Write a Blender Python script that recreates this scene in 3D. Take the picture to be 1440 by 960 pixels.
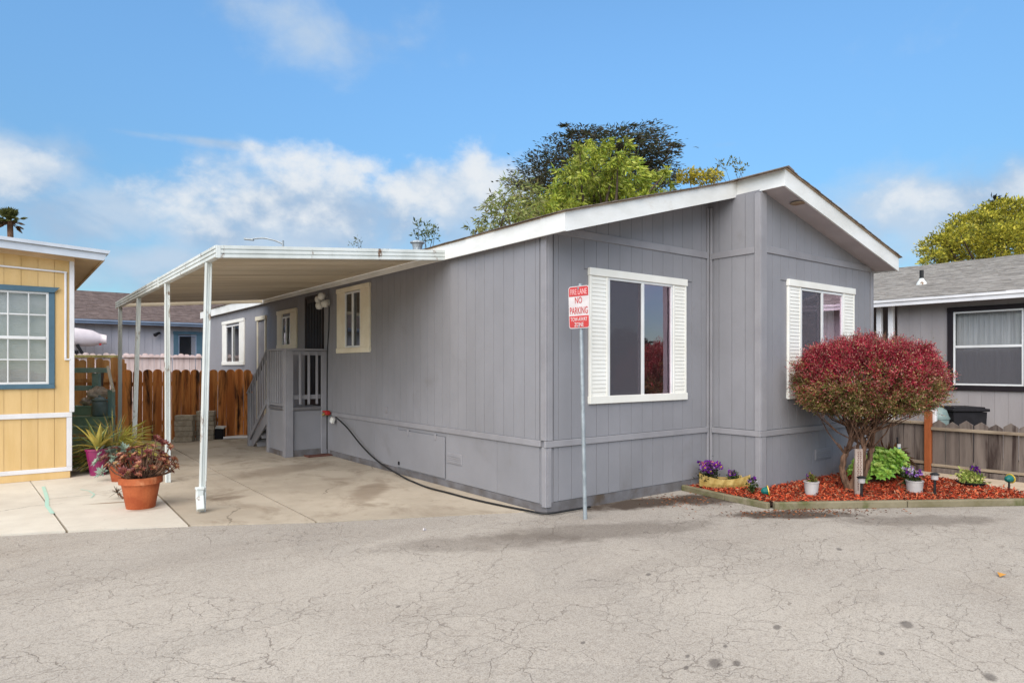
import bpy, math, random
import numpy as np
from mathutils import Vector, Matrix, Euler
random.seed(7); rng = np.random.default_rng(7)
sc = bpy.context.scene
for o in list(bpy.data.objects): bpy.data.objects.remove(o, do_unlink=True)
COL = sc.collection
R = math.radians
# ------------------------------------------------------------------ camera
ALPHA = R(37.6); FOC = 930.0; CX = 720.0; YH = 515.5
CAM = Vector((-4.773, -5.578, 1.62))
cd = bpy.data.cameras.new('camera'); cam = bpy.data.objects.new('camera', cd); COL.objects.link(cam)
cam.location = CAM; cam.rotation_euler = (R(90), 0, -ALPHA)
cd.sensor_width = 36; cd.lens = FOC/1440*36; cd.shift_y = (YH-480)/1440; cd.clip_start = .05; cd.clip_end = 2000
sc.camera = cam
FW = Vector((math.sin(ALPHA), math.cos(ALPHA), 0)); RT = Vector((math.cos(ALPHA), -math.sin(ALPHA), 0)); UP = Vector((0, 0, 1))
def ray(x, y): return FW + RT*((x-CX)/FOC) + UP*((YH-y)/FOC)
def G(x, y, z=0.0): r = ray(x, y); return CAM + r*((z-CAM.z)/r.z)      # measured point on the ground
def PD(x, y, D): return CAM + ray(x, y)*D                              # measured point at a known distance
def PY(x, y, Y): r = ray(x, y); return CAM + r*((Y-CAM.y)/r.y)
def PX(x, y, X): r = ray(x, y); return CAM + r*((X-CAM.x)/r.x)
def azel(x, y): return ALPHA+math.atan((x-CX)/FOC), math.atan2(YH-y, math.hypot(FOC, x-CX))
# ------------------------------------------------------------------ node helpers
def N(nt, t, **kw):
    n = nt.nodes.new(t)
    for k, v in kw.items():
        if k.startswith('i_'): n.inputs[int(k[2:])].default_value = v
        else: setattr(n, k, v)
    return n
def lk(nt, a, b): nt.links.new(a, b)
def M(nt, op, a, b=None, c=None, clamp=False):
    n = nt.nodes.new('ShaderNodeMath'); n.operation = op; n.use_clamp = clamp
    for i, x in enumerate((a, b, c)):
        if x is None: continue
        if isinstance(x, (int, float)): n.inputs[i].default_value = x
        else: nt.links.new(x, n.inputs[i])
    return n.outputs[0]
def ramp(nt, x, lo, hi, a=0.0, b=1.0):
    n = nt.nodes.new('ShaderNodeMapRange'); n.interpolation_type = 'SMOOTHSTEP'
    nt.links.new(x, n.inputs[0])
    for i, v in zip((1, 2, 3, 4), (lo, hi, a, b)): n.inputs[i].default_value = v
    return n.outputs[0]
def mixc(nt, f, a, b, mode='MIX'):
    n = nt.nodes.new('ShaderNodeMix'); n.data_type = 'RGBA'; n.blend_type = mode
    for s, x in ((n.inputs[0], f), (n.inputs[6], a), (n.inputs[7], b)):
        if isinstance(x, (int, float)): s.default_value = x
        elif isinstance(x, (tuple, list)): s.default_value = (*x[:3], 1)
        else: nt.links.new(x, s)
    return n.outputs[2]
def noise(nt, vec, scale, detail=4, rough=.55, dist=0.0, out=0):
    n = nt.nodes.new('ShaderNodeTexNoise'); n.inputs['Scale'].default_value = scale; n.inputs['Detail'].default_value = detail
    n.inputs['Roughness'].default_value = rough; n.inputs['Distortion'].default_value = dist
    if vec is not None: nt.links.new(vec, n.inputs['Vector'])
    return n.outputs[out]
def vscale(nt, vec, s):
    n = nt.nodes.new('ShaderNodeMapping'); n.inputs['Scale'].default_value = s; nt.links.new(vec, n.inputs['Vector']); return n.outputs[0]
# ------------------------------------------------------------------ world: clear blue sky with cumulus
SUN_EL = R(38); SUN_DIR = Vector((-.80, -.60, 0)).normalized()   # horizontal direction towards the sun
world = bpy.data.worlds.new('World'); sc.world = world; world.use_nodes = True
wn = world.node_tree; wn.nodes.clear()
wo = N(wn, 'ShaderNodeOutputWorld'); bg = N(wn, 'ShaderNodeBackground'); bg.inputs[1].default_value = 0.085
sky = N(wn, 'ShaderNodeTexSky'); sky.sky_type = 'NISHITA'; sky.sun_disc = False; sky.sun_elevation = SUN_EL
sky.sun_rotation = math.atan2(SUN_DIR.x, SUN_DIR.y); sky.air_density = 1.0; sky.dust_density = .3; sky.ozone_density = 1.6
tc = N(wn, 'ShaderNodeTexCoord'); dirv = tc.outputs['Generated']
sx = N(wn, 'ShaderNodeSeparateXYZ'); lk(wn, dirv, sx.inputs[0])
az = M(wn, 'ARCTAN2', sx.outputs[0], sx.outputs[1]); el = M(wn, 'ARCSINE', sx.outputs[2])
n1 = noise(wn, vscale(wn, dirv, (1, 1, 1.7)), 6.5, 7, .55, .3)
n2 = noise(wn, vscale(wn, dirv, (1, 1, 2.2)), 2.6, 4, .5)
n3 = noise(wn, dirv, 17, 6, .6)
def cloud_field(lst, extra=()):
    tot = None
    for a0, e0, w_, h_, dn in [(*azel(x_, y_), bw_/FOC*.93, bh_/FOC*.95, dn) for x_, y_, bw_, bh_, dn in lst]+list(extra):
        da = M(wn, 'WRAP', M(wn, 'SUBTRACT', az, a0), math.pi, -math.pi); de = M(wn, 'SUBTRACT', el, e0)
        u = M(wn, 'DIVIDE', da, w_); v = M(wn, 'DIVIDE', de, h_); v = M(wn, 'MULTIPLY', v, M(wn, 'ADD', 1.0, M(wn, 'MULTIPLY', M(wn, 'GREATER_THAN', v, 0), .45)))
        m = M(wn, 'MULTIPLY', M(wn, 'POWER', 2.718, M(wn, 'MULTIPLY', M(wn, 'ADD', M(wn, 'MULTIPLY', u, u), M(wn, 'MULTIPLY', v, v)), -1.1)), dn)
        tot = m if tot is None else M(wn, 'MAXIMUM', tot, m)
    return tot
# grey-white layer low in the sky; the same broken cloud carries on round the horizon
ringA = [(ALPHA+R(70+k*28), R(8+3*((k*7) % 3)), .27+.05*(k % 3), .10+.02*(k % 2), .95) for k in range(9)]
ringB = [(ALPHA+R(72+k*28), R(11+3*((k*7) % 3)), .16+.03*(k % 3), .05+.02*(k % 2), .9) for k in range(9)]
totA = cloud_field([(460,300,290,90,1.05),(660,280,150,85,1.0),(700,330,160,75,.95),(20,240,95,60,.95),(110,300,190,70,.85),(240,370,260,60,.85),(330,330,220,65,.8),(60,205,120,25,.5),
    (1330,290,170,75,.95),(1440,270,110,65,.9),(1210,330,130,60,.75),(1180,370,200,35,.6),(480,55,150,60,.52),(370,15,120,45,.5),(300,200,110,10,.6),(220,192,60,7,.5),(1000,205,110,10,.35),(1070,190,70,7,.3),(700,400,330,28,.6)], ringA)
totB = cloud_field([(455,238,120,52,1.0),(320,272,130,54,.95),(670,255,120,75,1.05),(570,275,150,60,.95),(450,300,280,60,.72),(10,232,65,46,1.0),(1330,275,120,50,.72),(1440,265,80,45,.65)], ringB)
n4 = noise(wn, vscale(wn, dirv, (1, 1, 1.25)), 30, 7, .6, .2); n5 = noise(wn, vscale(wn, dirv, (1, 1, 1.3)), 10.5, 7, .55, .1)
nn = M(wn, 'ADD', M(wn, 'MULTIPLY', n1, .5), M(wn, 'ADD', M(wn, 'MULTIPLY', n2, .22), M(wn, 'MULTIPLY', n3, .28)))
nc = M(wn, 'SUBTRACT', nn, .5)
coverA = M(wn, 'MULTIPLY', ramp(wn, M(wn, 'ADD', totA, M(wn, 'ADD', M(wn, 'MULTIPLY', nc, 1.6), M(wn, 'MULTIPLY', M(wn, 'SUBTRACT', n5, .5), .9))), .15, .95), .92)
coverB = M(wn, 'MULTIPLY', ramp(wn, M(wn, 'ADD', totB, M(wn, 'ADD', M(wn, 'MULTIPLY', M(wn, 'SUBTRACT', n5, .5), 2.6), M(wn, 'MULTIPLY', M(wn, 'SUBTRACT', n4, .5), 1.0))),   .36, 1.30), M(wn, 'MULTIPLY', ramp(wn, totB, .06, .32), .95))
over = M(wn, 'MULTIPLY', ramp(wn, el, R(30), R(48)), ramp(wn, n2, .34, .56, .55, 1.0))   # thin broken cloud overhead, as the soft shadows tell
CLOUD_A = (2.15, 2.62, 3.2); CLOUD_D = (1.62, 2.12, 2.8); CLOUD_B = (3.3, 3.45, 3.6); CLOUD_O = (4.6, 4.5, 4.3)
colA = mixc(wn, ramp(wn, n1, .38, .62), CLOUD_D, CLOUD_A)
SKY_TINT = (.57, .79, .87)
skyc = mixc(wn, 1.0, sky.outputs[0], SKY_TINT, 'MULTIPLY')
vg = N(wn, 'ShaderNodeVectorMath'); vg.operation = 'SCALE'; lk(wn, skyc, vg.inputs[0]); lk(wn, ramp(wn, el, R(4), R(31), .57, 1.12), vg.inputs['Scale']); skyc = vg.outputs[0]
fin = mixc(wn, coverB, mixc(wn, coverA, skyc, colA), CLOUD_B)
fin = mixc(wn, over, fin, CLOUD_O)
lk(wn, fin, bg.inputs[0]); lk(wn, bg.outputs[0], wo.inputs[0])
# ------------------------------------------------------------------ sun (behind thin cloud)
sl = bpy.data.lights.new('sun', 'SUN'); sl.energy = 1.45; sl.angle = R(66); sl.color = (1.0, .92, .82)
sun = bpy.data.objects.new('sun', sl); COL.objects.link(sun)
sdir = Vector((SUN_DIR.x*math.cos(SUN_EL), SUN_DIR.y*math.cos(SUN_EL), math.sin(SUN_EL)))
sun.rotation_euler = sdir.to_track_quat('Z', 'Y').to_euler(); sun.location = (-20, -20, 30)
vs = sc.view_settings; vs.view_transform = 'Standard'; vs.look = 'None'; vs.exposure = 1.55; vs.gamma = 1.0; vs.use_curve_mapping = False
sc.render.engine = 'CYCLES'; sc.cycles.max_bounces = 8; sc.cycles.diffuse_bounces = 6; sc.cycles.glossy_bounces = 3; sc.cycles.transparent_max_bounces = 12
sc.cycles.use_denoising = True
# ------------------------------------------------------------------ materials
def lin(c): c /= 255.0; return c/12.92 if c <= .04045 else ((c+.055)/1.055)**2.4
def S(r, g, b, k=1.0): return (lin(r)*k, lin(g)*k, lin(b)*k)
def base_mat(name):
    m = bpy.data.materials.new(name); m.use_nodes = True; nt = m.node_tree
    b = nt.nodes['Principled BSDF']; return m, nt, b
def pos(nt): return N(nt, 'ShaderNodeNewGeometry').outputs['Position']
def mat(name, c1, c2=None, scale=3.0, stretch=(1, 1, 1), rough=.7, bump=.15, bscale=60.0, bstretch=(1, 1, 1), rnd=0.0, dirt=None, dscale=1.2, dlo=.5, dhi=.75, spec=.3, metal=0.0, contrast=(.3, .7), bdist=.01):
    m, nt, b = base_mat(name); p = pos(nt)
    c2 = c2 or tuple(x*.86 for x in c1)
    # shift the pattern per object so that alike pieces do not repeat
    f = ramp(nt, noise(nt, vscale(nt, p, stretch), scale, 5, .6), *contrast)
    col = mixc(nt, f, c1, c2)
    if dirt:
        f2 = ramp(nt, noise(nt, vscale(nt, p, stretch), dscale, 6, .65, .4), dlo, dhi)
        col = mixc(nt, f2, col, dirt)
    if rnd:
        oi = N(nt, 'ShaderNodeObjectInfo'); h = N(nt, 'ShaderNodeHueSaturation')
        mr = N(nt, 'ShaderNodeMapRange'); lk(nt, oi.outputs['Random'], mr.inputs[0]); mr.inputs[3].default_value = 1-rnd; mr.inputs[4].default_value = 1+rnd
        lk(nt, mr.outputs[0], h.inputs['Value']); lk(nt, col, h.inputs['Color']); col = h.outputs[0]
    lk(nt, col, b.inputs['Base Color'])
    b.inputs['Roughness'].default_value = rough; b.inputs['Specular IOR Level'].default_value = spec; b.inputs['Metallic'].default_value = metal
    if bump:
        bn = N(nt, 'ShaderNodeBump'); bn.inputs['Strength'].default_value = bump; bn.inputs['Distance'].default_value = bdist
        lk(nt, noise(nt, vscale(nt, p, bstretch), bscale, 4, .6), bn.inputs['Height']); lk(nt, bn.outputs[0], b.inputs['Normal'])
    return m
MT = {}
MT['grey'] = mat('grey_siding_paint', S(136,135,140,1.07), S(125,124,128,1.07), 1.1, (1, 1, .8), .75, .6, 75, (1.3, 1.3, .5), .014, S(116,112,112,1.0), 1.3, .58, .92, bdist=.004, contrast=(.2, .8))
MT['greytrim'] = mat('grey_trim_paint', S(141,139,143,1.09), S(129,127,131,1.09), 2, (1, 1, 1), .7, .3, 60, (1, 1, 1), .02)
MT['greyfloor'] = mat('worn_grey_deck_paint', S(122,120,124,.9), S(100,96,96,.9), 4, (1, 1, 1), .7, .3, 40, rnd=.06, dirt=S(88,76,66), dscale=2)
MT['gap'] = mat('dark_gap', (.03, .03, .033), (.02, .02, .022), bump=0, rough=.9)
MT['white'] = mat('white_fascia_paint', S(232,232,231,.95), S(216,215,211,.93), 1.2, (1, 1, 2), .6, .2, 35, rnd=.02, dirt=S(178,166,150), dscale=.8, dlo=.62, dhi=.85)
MT['trimwhite'] = mat('warm_white_trim', S(238,236,230,.95), S(228,225,217,.95), 2, (1, 1, 1), .55, .12, 60)
MT['cream'] = mat('cream_trim', S(236,227,206,.95), S(220,208,184,.95), 2, (1, 1, 1), .6, .12, 60)
MT['alu'] = mat('painted_aluminium', S(224,228,226,.92), S(202,206,202,.92), 2.5, (1, 1, .4), .5, .15, 40, dirt=S(122,96,76), dscale=6.5, dlo=.60, dhi=.68, spec=.45)
MT['pan'] = mat('carport_pan', S(214,202,180,.95), S(194,180,156,.95), 1.5, (.4, 2.5, 1), .55, .1, 30, dirt=S(150,130,102), dscale=1.4, dlo=.55, dhi=.85, spec=.4, rnd=.09)
MT['sash'] = mat('white_sash', S(226,226,226,.95), S(210,210,210,.95), 2, rough=.35, bump=0, spec=.5)
MT['shingle'] = mat('brown_shingles', S(132,120,112), S(100,90,84), 9, rough=.95, bump=.8, bscale=90, rnd=0, bdist=.01)
MT['shinglegrey'] = mat('grey_shingles', S(176,171,166,.9), S(140,135,131,.9), 6, (1, .6, 3), rough=.95, bump=.8, bscale=90, bdist=.01, dirt=S(120,115,112), dscale=9, dlo=.5, dhi=.7)
MT['shinglebrown'] = mat('weathered_brown_shingles', S(128,112,108,.9), S(98,84,82,.9), 5, (1, 1, 3), rough=.95, bump=.8, bscale=60, bdist=.01)
MT['drip'] = mat('bare_wood_edge', S(176,156,132), S(140,118,98), 6, rough=.8, bump=.2)
MT['soffit'] = mat('grey_soffit_paint', S(186,178,180,1.0), S(172,164,166,1.0), 2, rough=.75, bump=.3, bscale=30)
MT['yellow'] = mat('yellow_siding_paint', S(229,194,138,.86), S(219,183,124,.86), 2.0, (3, 3, .5), .75, .4, 50, (2.2, 2.2, .25), .03, bdist=.004)
MT['ywhite'] = mat('white_house_trim', S(232,230,232,.95), S(216,214,216,.95), 2, rough=.6, bump=.12, bscale=40)
MT['ysoffit'] = mat('tan_soffit', S(216,192,160,.95), S(200,176,144,.95), 2, rough=.75, bump=.1)
MT['blue'] = mat('slate_blue_trim', S(84,114,132,.9), S(74,102,118,.9), 3, rough=.55, bump=.15, bscale=40)
MT['greyroof'] = mat('pale_metal_fascia', S(205,212,222,.95), S(186,192,202,.95), 1.5, rough=.5, bump=.08, bscale=20)
MT['lav'] = mat('lavender_grey_siding', S(184,182,190,.9), S(168,166,174,.9), 1.6, (2, 2, .4), .75, .25, 40, (2, 2, .3), .02)
MT['bluefascia'] = mat('blue_grey_fascia', S(132,146,168,.95), S(116,130,152,.95), 2, rough=.6, bump=.1)
MT['taupe'] = mat('taupe_siding', S(160,154,155,.9), S(150,144,145,.9), 1.2, (2, 2, .4), .75, .3, 45, (2, 2, .3), .02)
MT['blacktrim'] = mat('black_window_trim', S(36,28,32), S(28,22,26), 3, rough=.5, bump=.1)
MT['redwood'] = mat('stained_fence_board', S(222,146,80,.95), S(182,106,52,.95), 1.6, (5, 5, .45), .75, .4, 40, (4, 4, .3), .16, S(44,24,14), 1.35, .47, .66, contrast=(.35, .65))
MT['tanwood'] = mat('tan_fence_board', S(216,164,104,.95), S(180,124,72,.95), 1.6, (5, 5, .45), .8, .4, 40, (4, 4, .3), .2, S(70,40,22), 1.2, .56, .76)
MT['palewood'] = mat('peeling_white_picket', S(232,214,212,.9), S(206,184,180,.9), 2, (5, 5, .6), .8, .3, 40, (3, 3, .3), .07, S(150,128,120), 2.0, .62, .8)
MT['moss'] = mat('mossy_rail', S(150,140,90), S(104,96,56), 5, rough=.9, bump=.4, bscale=40)
MT['greywood'] = mat('weathered_grey_board', S(132,120,113,.85), S(104,93,88,.85), 2.2, (5, 5, .45), .85, .5, 45, (4, 4, .3), .12, S(58,46,43), 1.3, .50, .68)
MT['greyrail'] = mat('weathered_fence_rail', S(172,156,136,.85), S(136,120,104,.85), 4, (.6, .6, 3), .85, .4, 40, rnd=.05)
MT['orangepost'] = mat('orange_stained_post', S(174,98,56,.85), S(146,78,42,.85), 3, (3, 3, .5), .7, .3, 40, (3, 3, .4))
MT['edging'] = mat('mossy_concrete_edging', S(140,130,108,.9), S(112,104,78,.9), 3, rough=.9, bump=.6, bscale=35, dirt=S(86,88,52), dscale=2.4, dlo=.48, dhi=.68)
MT['soil'] = mat('dark_soil', S(70,48,36), S(44,30,24), 12, rough=.95, bump=.8, bscale=50, bdist=.02)
MT['terra'] = mat('terracotta', S(196,106,62,.85), S(164,78,42,.85), 5, rough=.65, bump=.2, bscale=30, dirt=S(224,160,116), dscale=3, dlo=.55, dhi=.8)
MT['terradark'] = mat('worn_terracotta', S(178,92,54,.9), S(140,66,38,.9), 5, rough=.7, bump=.2, bscale=30)
MT['magenta'] = mat('magenta_glaze', S(142,36,92), S(116,26,76), 4, rough=.3, bump=.1, spec=.6)
MT['teal'] = mat('weathered_teal_paint', S(160,190,184,1.0), S(134,168,160,1.0), 4, (1, 1, 1), .7, .3, 40, rnd=.1)
MT['tealgreen'] = mat('green_painted_step', S(146,172,150,1.0), S(122,152,128,1.0), 4, rough=.7, bump=.3, rnd=.08)
MT['paver'] = mat('grey_paver', S(178,166,148,1.0), S(150,138,122,1.0), 14, rough=.9, bump=.6, bscale=60, rnd=.08)
MT['stone'] = mat('pale_shell_stone', S(226,210,192,1.0), S(184,162,142,1.0), 14, rough=.85, bump=.8, bscale=30, bdist=.02)
MT['jar'] = mat('grey_green_glaze', S(120,136,134,1.0), S(96,114,112,1.0), 6, rough=.4, bump=.15, spec=.5)
MT['black'] = mat('black_rubber', (.012, .012, .013), (.02, .02, .021), 8, rough=.45, bump=.1)
MT['blackplastic'] = mat('black_plastic', (.010, .009, .011), (.015, .014, .017), 8, rough=.65, bump=.05, spec=.2)
MT['red'] = mat('red_paint', S(176,44,40), S(150,34,32), 5, rough=.45, bump=.05)
MT['brass'] = mat('brass', (.5, .36, .14), (.4, .28, .1), rough=.35, bump=.05, metal=.9)
MT['steel'] = mat('galvanised_steel', S(172,180,186,.9), S(144,152,158,.9), 10, rough=.45, bump=.15, bscale=40, metal=.35, spec=.5)
MT['whiteplastic'] = mat('white_plastic', S(232,230,224,.9), S(216,214,206,.9), 5, rough=.35, bump=.03)
MT['doorwood'] = mat('dark_screen_door', S(52,40,36), S(30,24,24), 4, (4, 4, .4), .55, .4, 40, (3, 3, .3))
MT['doorpaint'] = mat('grey_door_paint', S(150,146,148,.9), S(136,132,134,.9), 3, rough=.6, bump=.15)
MT['interior'] = mat('dim_room_wall', S(96,90,88), S(80,76,74), 1, rough=.9, bump=0)
MT['curtain'] = mat('pale_curtain', S(224,222,220,.9), S(196,194,192,.9), 8, (6, 6, .2), .9, 0)
MT['bark'] = mat('brown_bark', S(146,112,90,.95), S(82,60,48,.9), 9, (2.5, 2.5, .5), .95, 1.0, 34, (2.2, 2.2, .35), bdist=.02)
MT['barkdark'] = mat('grey_brown_bark', S(96,82,70,.9), S(60,50,42,.9), 5, (2, 2, .4), .9, .6, 20)
MT['stake'] = mat('weathered_pink_stake', S(190,172,160,.9), S(150,132,122,.9), 6, (2, 2, .5), .85, .3, 40)
MT['gold'] = mat('gold_wrapped_trough', S(206,178,108,.85), S(172,140,70,.85), 7, rough=.5, bump=.5, bscale=22, bdist=.015, spec=.6, dirt=S(150,118,50), dscale=5, dlo=.55, dhi=.75)
MT['potgrey'] = mat('pale_grey_pot', S(196,190,188,.9), S(176,170,168,.9), 6, rough=.5, bump=.05)
MT['greenplastic'] = mat('green_plastic', S(20,110,104), S(14,86,82), 5, rough=.4, bump=0)
MT['yellowlens'] = mat('yellow_lens', S(236,206,80,.9), S(220,186,60,.9), 5, rough=.25, bump=0, spec=.6)
MT['bluelabel'] = mat('blue_label', S(60,150,200,.9), S(50,130,180,.9), 5, rough=.4, bump=0)
MT['redmat'] = mat('faded_red_mat', S(122,78,68,.9), S(92,58,50,.9), 12, rough=.95, bump=.5)
MT['signwhite'] = mat('sign_white', S(226,220,220,.95), S(206,196,196,.95), 4, rough=.35, bump=.03, spec=.5)
MT['signred'] = mat('sign_red', S(206,56,56,.95), S(186,70,70,.95), 5, rough=.4, bump=.03, spec=.5)
MT['signpale'] = mat('sign_faded_letter', S(232,190,190,.95), S(222,170,170,.95), 5, rough=.4, bump=0)
MT['chalk'] = mat('mint_chalk_paint', S(170,216,198,.9), S(186,206,192,.9), 20, rough=.9, bump=.2)
MT['dryleaf'] = mat('dry_leaf', S(206,150,70,.9), S(170,110,50,.9), 9, rough=.8, bump=.2)
MT['kayak'] = mat('white_kayak_hull', S(226,216,220,.92), S(208,198,204,.92), 3, rough=.35, bump=.03, spec=.5)
MT['hedgewall'] = mat('pale_stucco', S(206,200,194,.9), S(190,184,178,.9), 3, rough=.85, bump=.3)
def glass_mat(nm='window_glass', tint=(.95, .74, .87, 1), k=3.8):
    m, nt, b = base_mat(nm); out = nt.nodes['Material Output']; nt.nodes.remove(b)
    t = N(nt, 'ShaderNodeBsdfTransparent'); t.inputs[0].default_value = (.88, .89, .9, 1); g = N(nt, 'ShaderNodeBsdfGlossy'); g.inputs['Roughness'].default_value = .015
    g.inputs[0].default_value = tint
    lw = N(nt, 'ShaderNodeFresnel'); lw.inputs[0].default_value = 1.9
    p = pos(nt); bn = N(nt, 'ShaderNodeBump'); bn.inputs['Strength'].default_value = .06; bn.inputs['Distance'].default_value = .02
    lk(nt, noise(nt, p, 2.2, 2), bn.inputs['Height']); lk(nt, bn.outputs[0], g.inputs['Normal'])
    mx = N(nt, 'ShaderNodeMixShader'); gm = N(nt, 'ShaderNodeNewGeometry'); f = M(nt, 'MULTIPLY', M(nt, 'MULTIPLY', lw.outputs[0], k, clamp=True), M(nt, 'SUBTRACT', 1.0, gm.outputs['Backfacing']))
    lk(nt, f, mx.inputs[0]); lk(nt, t.outputs[0], mx.inputs[1]); lk(nt, g.outputs[0], mx.inputs[2]); lk(nt, mx.outputs[0], out.inputs[0]); return m
MT['glass'] = glass_mat(); MT['glassclear'] = glass_mat('clear_glass', (.95, .97, .96, 1), 1.1)
def screen_mat():      # fine dark mesh, half see-through
    m, nt, b = base_mat('insect_screen'); out = nt.nodes['Material Output']; b.inputs['Base Color'].default_value = (*S(88, 85, 92), 1); b.inputs['Roughness'].default_value = .6
    t = N(nt, 'ShaderNodeBsdfTransparent'); mx = N(nt, 'ShaderNodeMixShader'); mx.inputs[0].default_value = .45
    lk(nt, t.outputs[0], mx.inputs[1]); lk(nt, b.outputs[0], mx.inputs[2]); lk(nt, mx.outputs[0], out.inputs[0]); return m
MT['screen'] = screen_mat()
def leaf_mat(name, rough=.55, trans=.28, spec=.25):
    m, nt, b = base_mat(name); out = nt.nodes['Material Output']
    at = N(nt, 'ShaderNodeAttribute'); at.attribute_name = 'tint'
    lk(nt, at.outputs['Color'], b.inputs['Base Color']); b.inputs['Roughness'].default_value = rough; b.inputs['Specular IOR Level'].default_value = spec
    tr = N(nt, 'ShaderNodeBsdfTranslucent'); lk(nt, at.outputs['Color'], tr.inputs[0])
    mx = N(nt, 'ShaderNodeMixShader'); mx.inputs[0].default_value = trans
    lk(nt, b.outputs[0], mx.inputs[1]); lk(nt, tr.outputs[0], mx.inputs[2]); lk(nt, mx.outputs[0], out.inputs[0]); return m
MT['leaf'] = leaf_mat('leaf'); MT['succulent'] = leaf_mat('succulent_leaf', .4, .1, .4); MT['petal'] = leaf_mat('petal', .6, .3)
MT['chip'] = leaf_mat('bark_chip', .85, 0.0, .2)
def ellipse(nt, p, cx, cy, rx, ry, ang=0.0, jit=.5, nscale=3.0):
    s = N(nt, 'ShaderNodeSeparateXYZ'); lk(nt, p, s.inputs[0])
    dx = M(nt, 'SUBTRACT', s.outputs[0], cx); dy = M(nt, 'SUBTRACT', s.outputs[1], cy); ca, sa = math.cos(ang), math.sin(ang)
    u = M(nt, 'DIVIDE', M(nt, 'ADD', M(nt, 'MULTIPLY', dx, ca), M(nt, 'MULTIPLY', dy, sa)), rx)
    v = M(nt, 'DIVIDE', M(nt, 'SUBTRACT', M(nt, 'MULTIPLY', dy, ca), M(nt, 'MULTIPLY', dx, sa)), ry)
    r = M(nt, 'SQRT', M(nt, 'ADD', M(nt, 'MULTIPLY', u, u), M(nt, 'MULTIPLY', v, v)))
    r = M(nt, 'ADD', r, M(nt, 'MULTIPLY', M(nt, 'SUBTRACT', noise(nt, p, nscale, 5, .65), .5), jit*2))
    return ramp(nt, r, 1.0, .45)
def asphalt():
    m, nt, b = base_mat('old_asphalt'); p = pos(nt)
    col = mixc(nt, ramp(nt, noise(nt, p, .35, 4, .6), .3, .7), S(202,193,182,.78), S(184,175,165,.78))
    col = mixc(nt, ramp(nt, noise(nt, vscale(nt, p, (.5, 1.1, 1)), .9, 5, .6), .5, .8), col, S(168,158,147,.9))
    mp0 = N(nt, 'ShaderNodeMapping'); mp0.inputs['Rotation'].default_value = (0, 0, R(25)); mp0.inputs['Scale'].default_value = (.16, 1.3, 1); lk(nt, p, mp0.inputs['Vector'])
    col = mixc(nt, ramp(nt, noise(nt, mp0.outputs[0], 1.1, 5, .6), .46, .78, 0, .32), col, S(152,143,134,.76))     # worn wheel tracks along the street
    pt0 = N(nt, 'ShaderNodeTexVoronoi'); pt0.voronoi_dimensions = '2D'; pt0.inputs['Scale'].default_value = .33; lk(nt, noise(nt, p, .5, 2, .5, out=1), pt0.inputs['Vector'])
    sp0 = N(nt, 'ShaderNodeSeparateColor'); lk(nt, pt0.outputs['Color'], sp0.inputs[0]); col = mixc(nt, M(nt, 'MULTIPLY', ramp(nt, sp0.outputs[0],   .45, .95), .16), col, S(160,154,148,.76))
    agg = noise(nt, p, 120, 3, .75)
    col = mixc(nt, ramp(nt, agg, .36, .50, .6, 0), col, S(116,107,99,.85))
    col = mixc(nt, ramp(nt, agg, .55, .70, 0, .5), col, S(226,216,204,.9))
    col = mixc(nt, ramp(nt, noise(nt, p, 26, 3, .6), .5, .75, 0, .35), col, S(138,128,118,.85))
    wv = N(nt, 'ShaderNodeVectorMath'); wv.operation = 'MULTIPLY_ADD'
    lk(nt, noise(nt, p, 1.6, 5, .62, out=1), wv.inputs[0]); wv.inputs[1].default_value = (.55, .55, .0); lk(nt, p, wv.inputs[2]); wp = wv.outputs[0]
    h = None
    for scl, wid, lo, hi, seed, st in ((1.15, .007, .48, .62, 0, .75), (2.8, .009, .48, .60, 9.3, .75), (1.9, .0065, .46, .60, 4.1, .75), (5.0, .014, .48, .60, 2.7, .65)):
        vo = N(nt, 'ShaderNodeTexVoronoi'); vo.feature = 'DISTANCE_TO_EDGE'; vo.voronoi_dimensions = '2D'; vo.inputs['Scale'].default_value = scl
        mp = N(nt, 'ShaderNodeMapping'); mp.inputs['Location'].default_value = (seed, seed*.7, 0); mp.inputs['Scale'].default_value = (1, 1.35, 1); mp.inputs['Rotation'].default_value = (0, 0, .5); lk(nt, wp, mp.inputs['Vector']); lk(nt, mp.outputs[0], vo.inputs['Vector'])
        c = M(nt, 'MULTIPLY', ramp(nt, vo.outputs['Distance'], wid*scl**.5, wid*.25, 0, 1), ramp(nt, noise(nt, mp.outputs[0], .8, 4, .7), lo, hi))
        c = M(nt, 'MULTIPLY', c, st)
        h = c if h is None else M(nt, 'MAXIMUM', h, c)
    col = mixc(nt, M(nt, 'MULTIPLY', h, .62), col, S(92,76,66,.7))
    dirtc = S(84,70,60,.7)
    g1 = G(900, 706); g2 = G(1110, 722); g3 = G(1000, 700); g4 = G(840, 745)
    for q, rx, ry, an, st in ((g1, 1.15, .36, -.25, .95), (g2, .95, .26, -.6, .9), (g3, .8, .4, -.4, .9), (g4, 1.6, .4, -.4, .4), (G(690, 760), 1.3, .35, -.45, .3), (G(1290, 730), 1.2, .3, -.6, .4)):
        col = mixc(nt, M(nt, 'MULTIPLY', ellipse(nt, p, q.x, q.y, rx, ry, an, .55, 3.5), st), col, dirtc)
    for (x, y, r_) in ((1006,929,.06),(1036,929,.035),(1275,875,.06),(1391,947,.05),(967,919,.022),(1093,879,.035),(1020,905,.02),(1240,915,.025),(965,935,.02),(912,805,.03),(1180,770,.04),(820,900,.02),(560,850,.02)):
        q = G(x, y); col = mixc(nt, M(nt, 'MULTIPLY', ellipse(nt, p, q.x, q.y, r_*1.5, r_*.8, .5, .6, 16), .7), col, S(104,97,93,.72))
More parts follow.
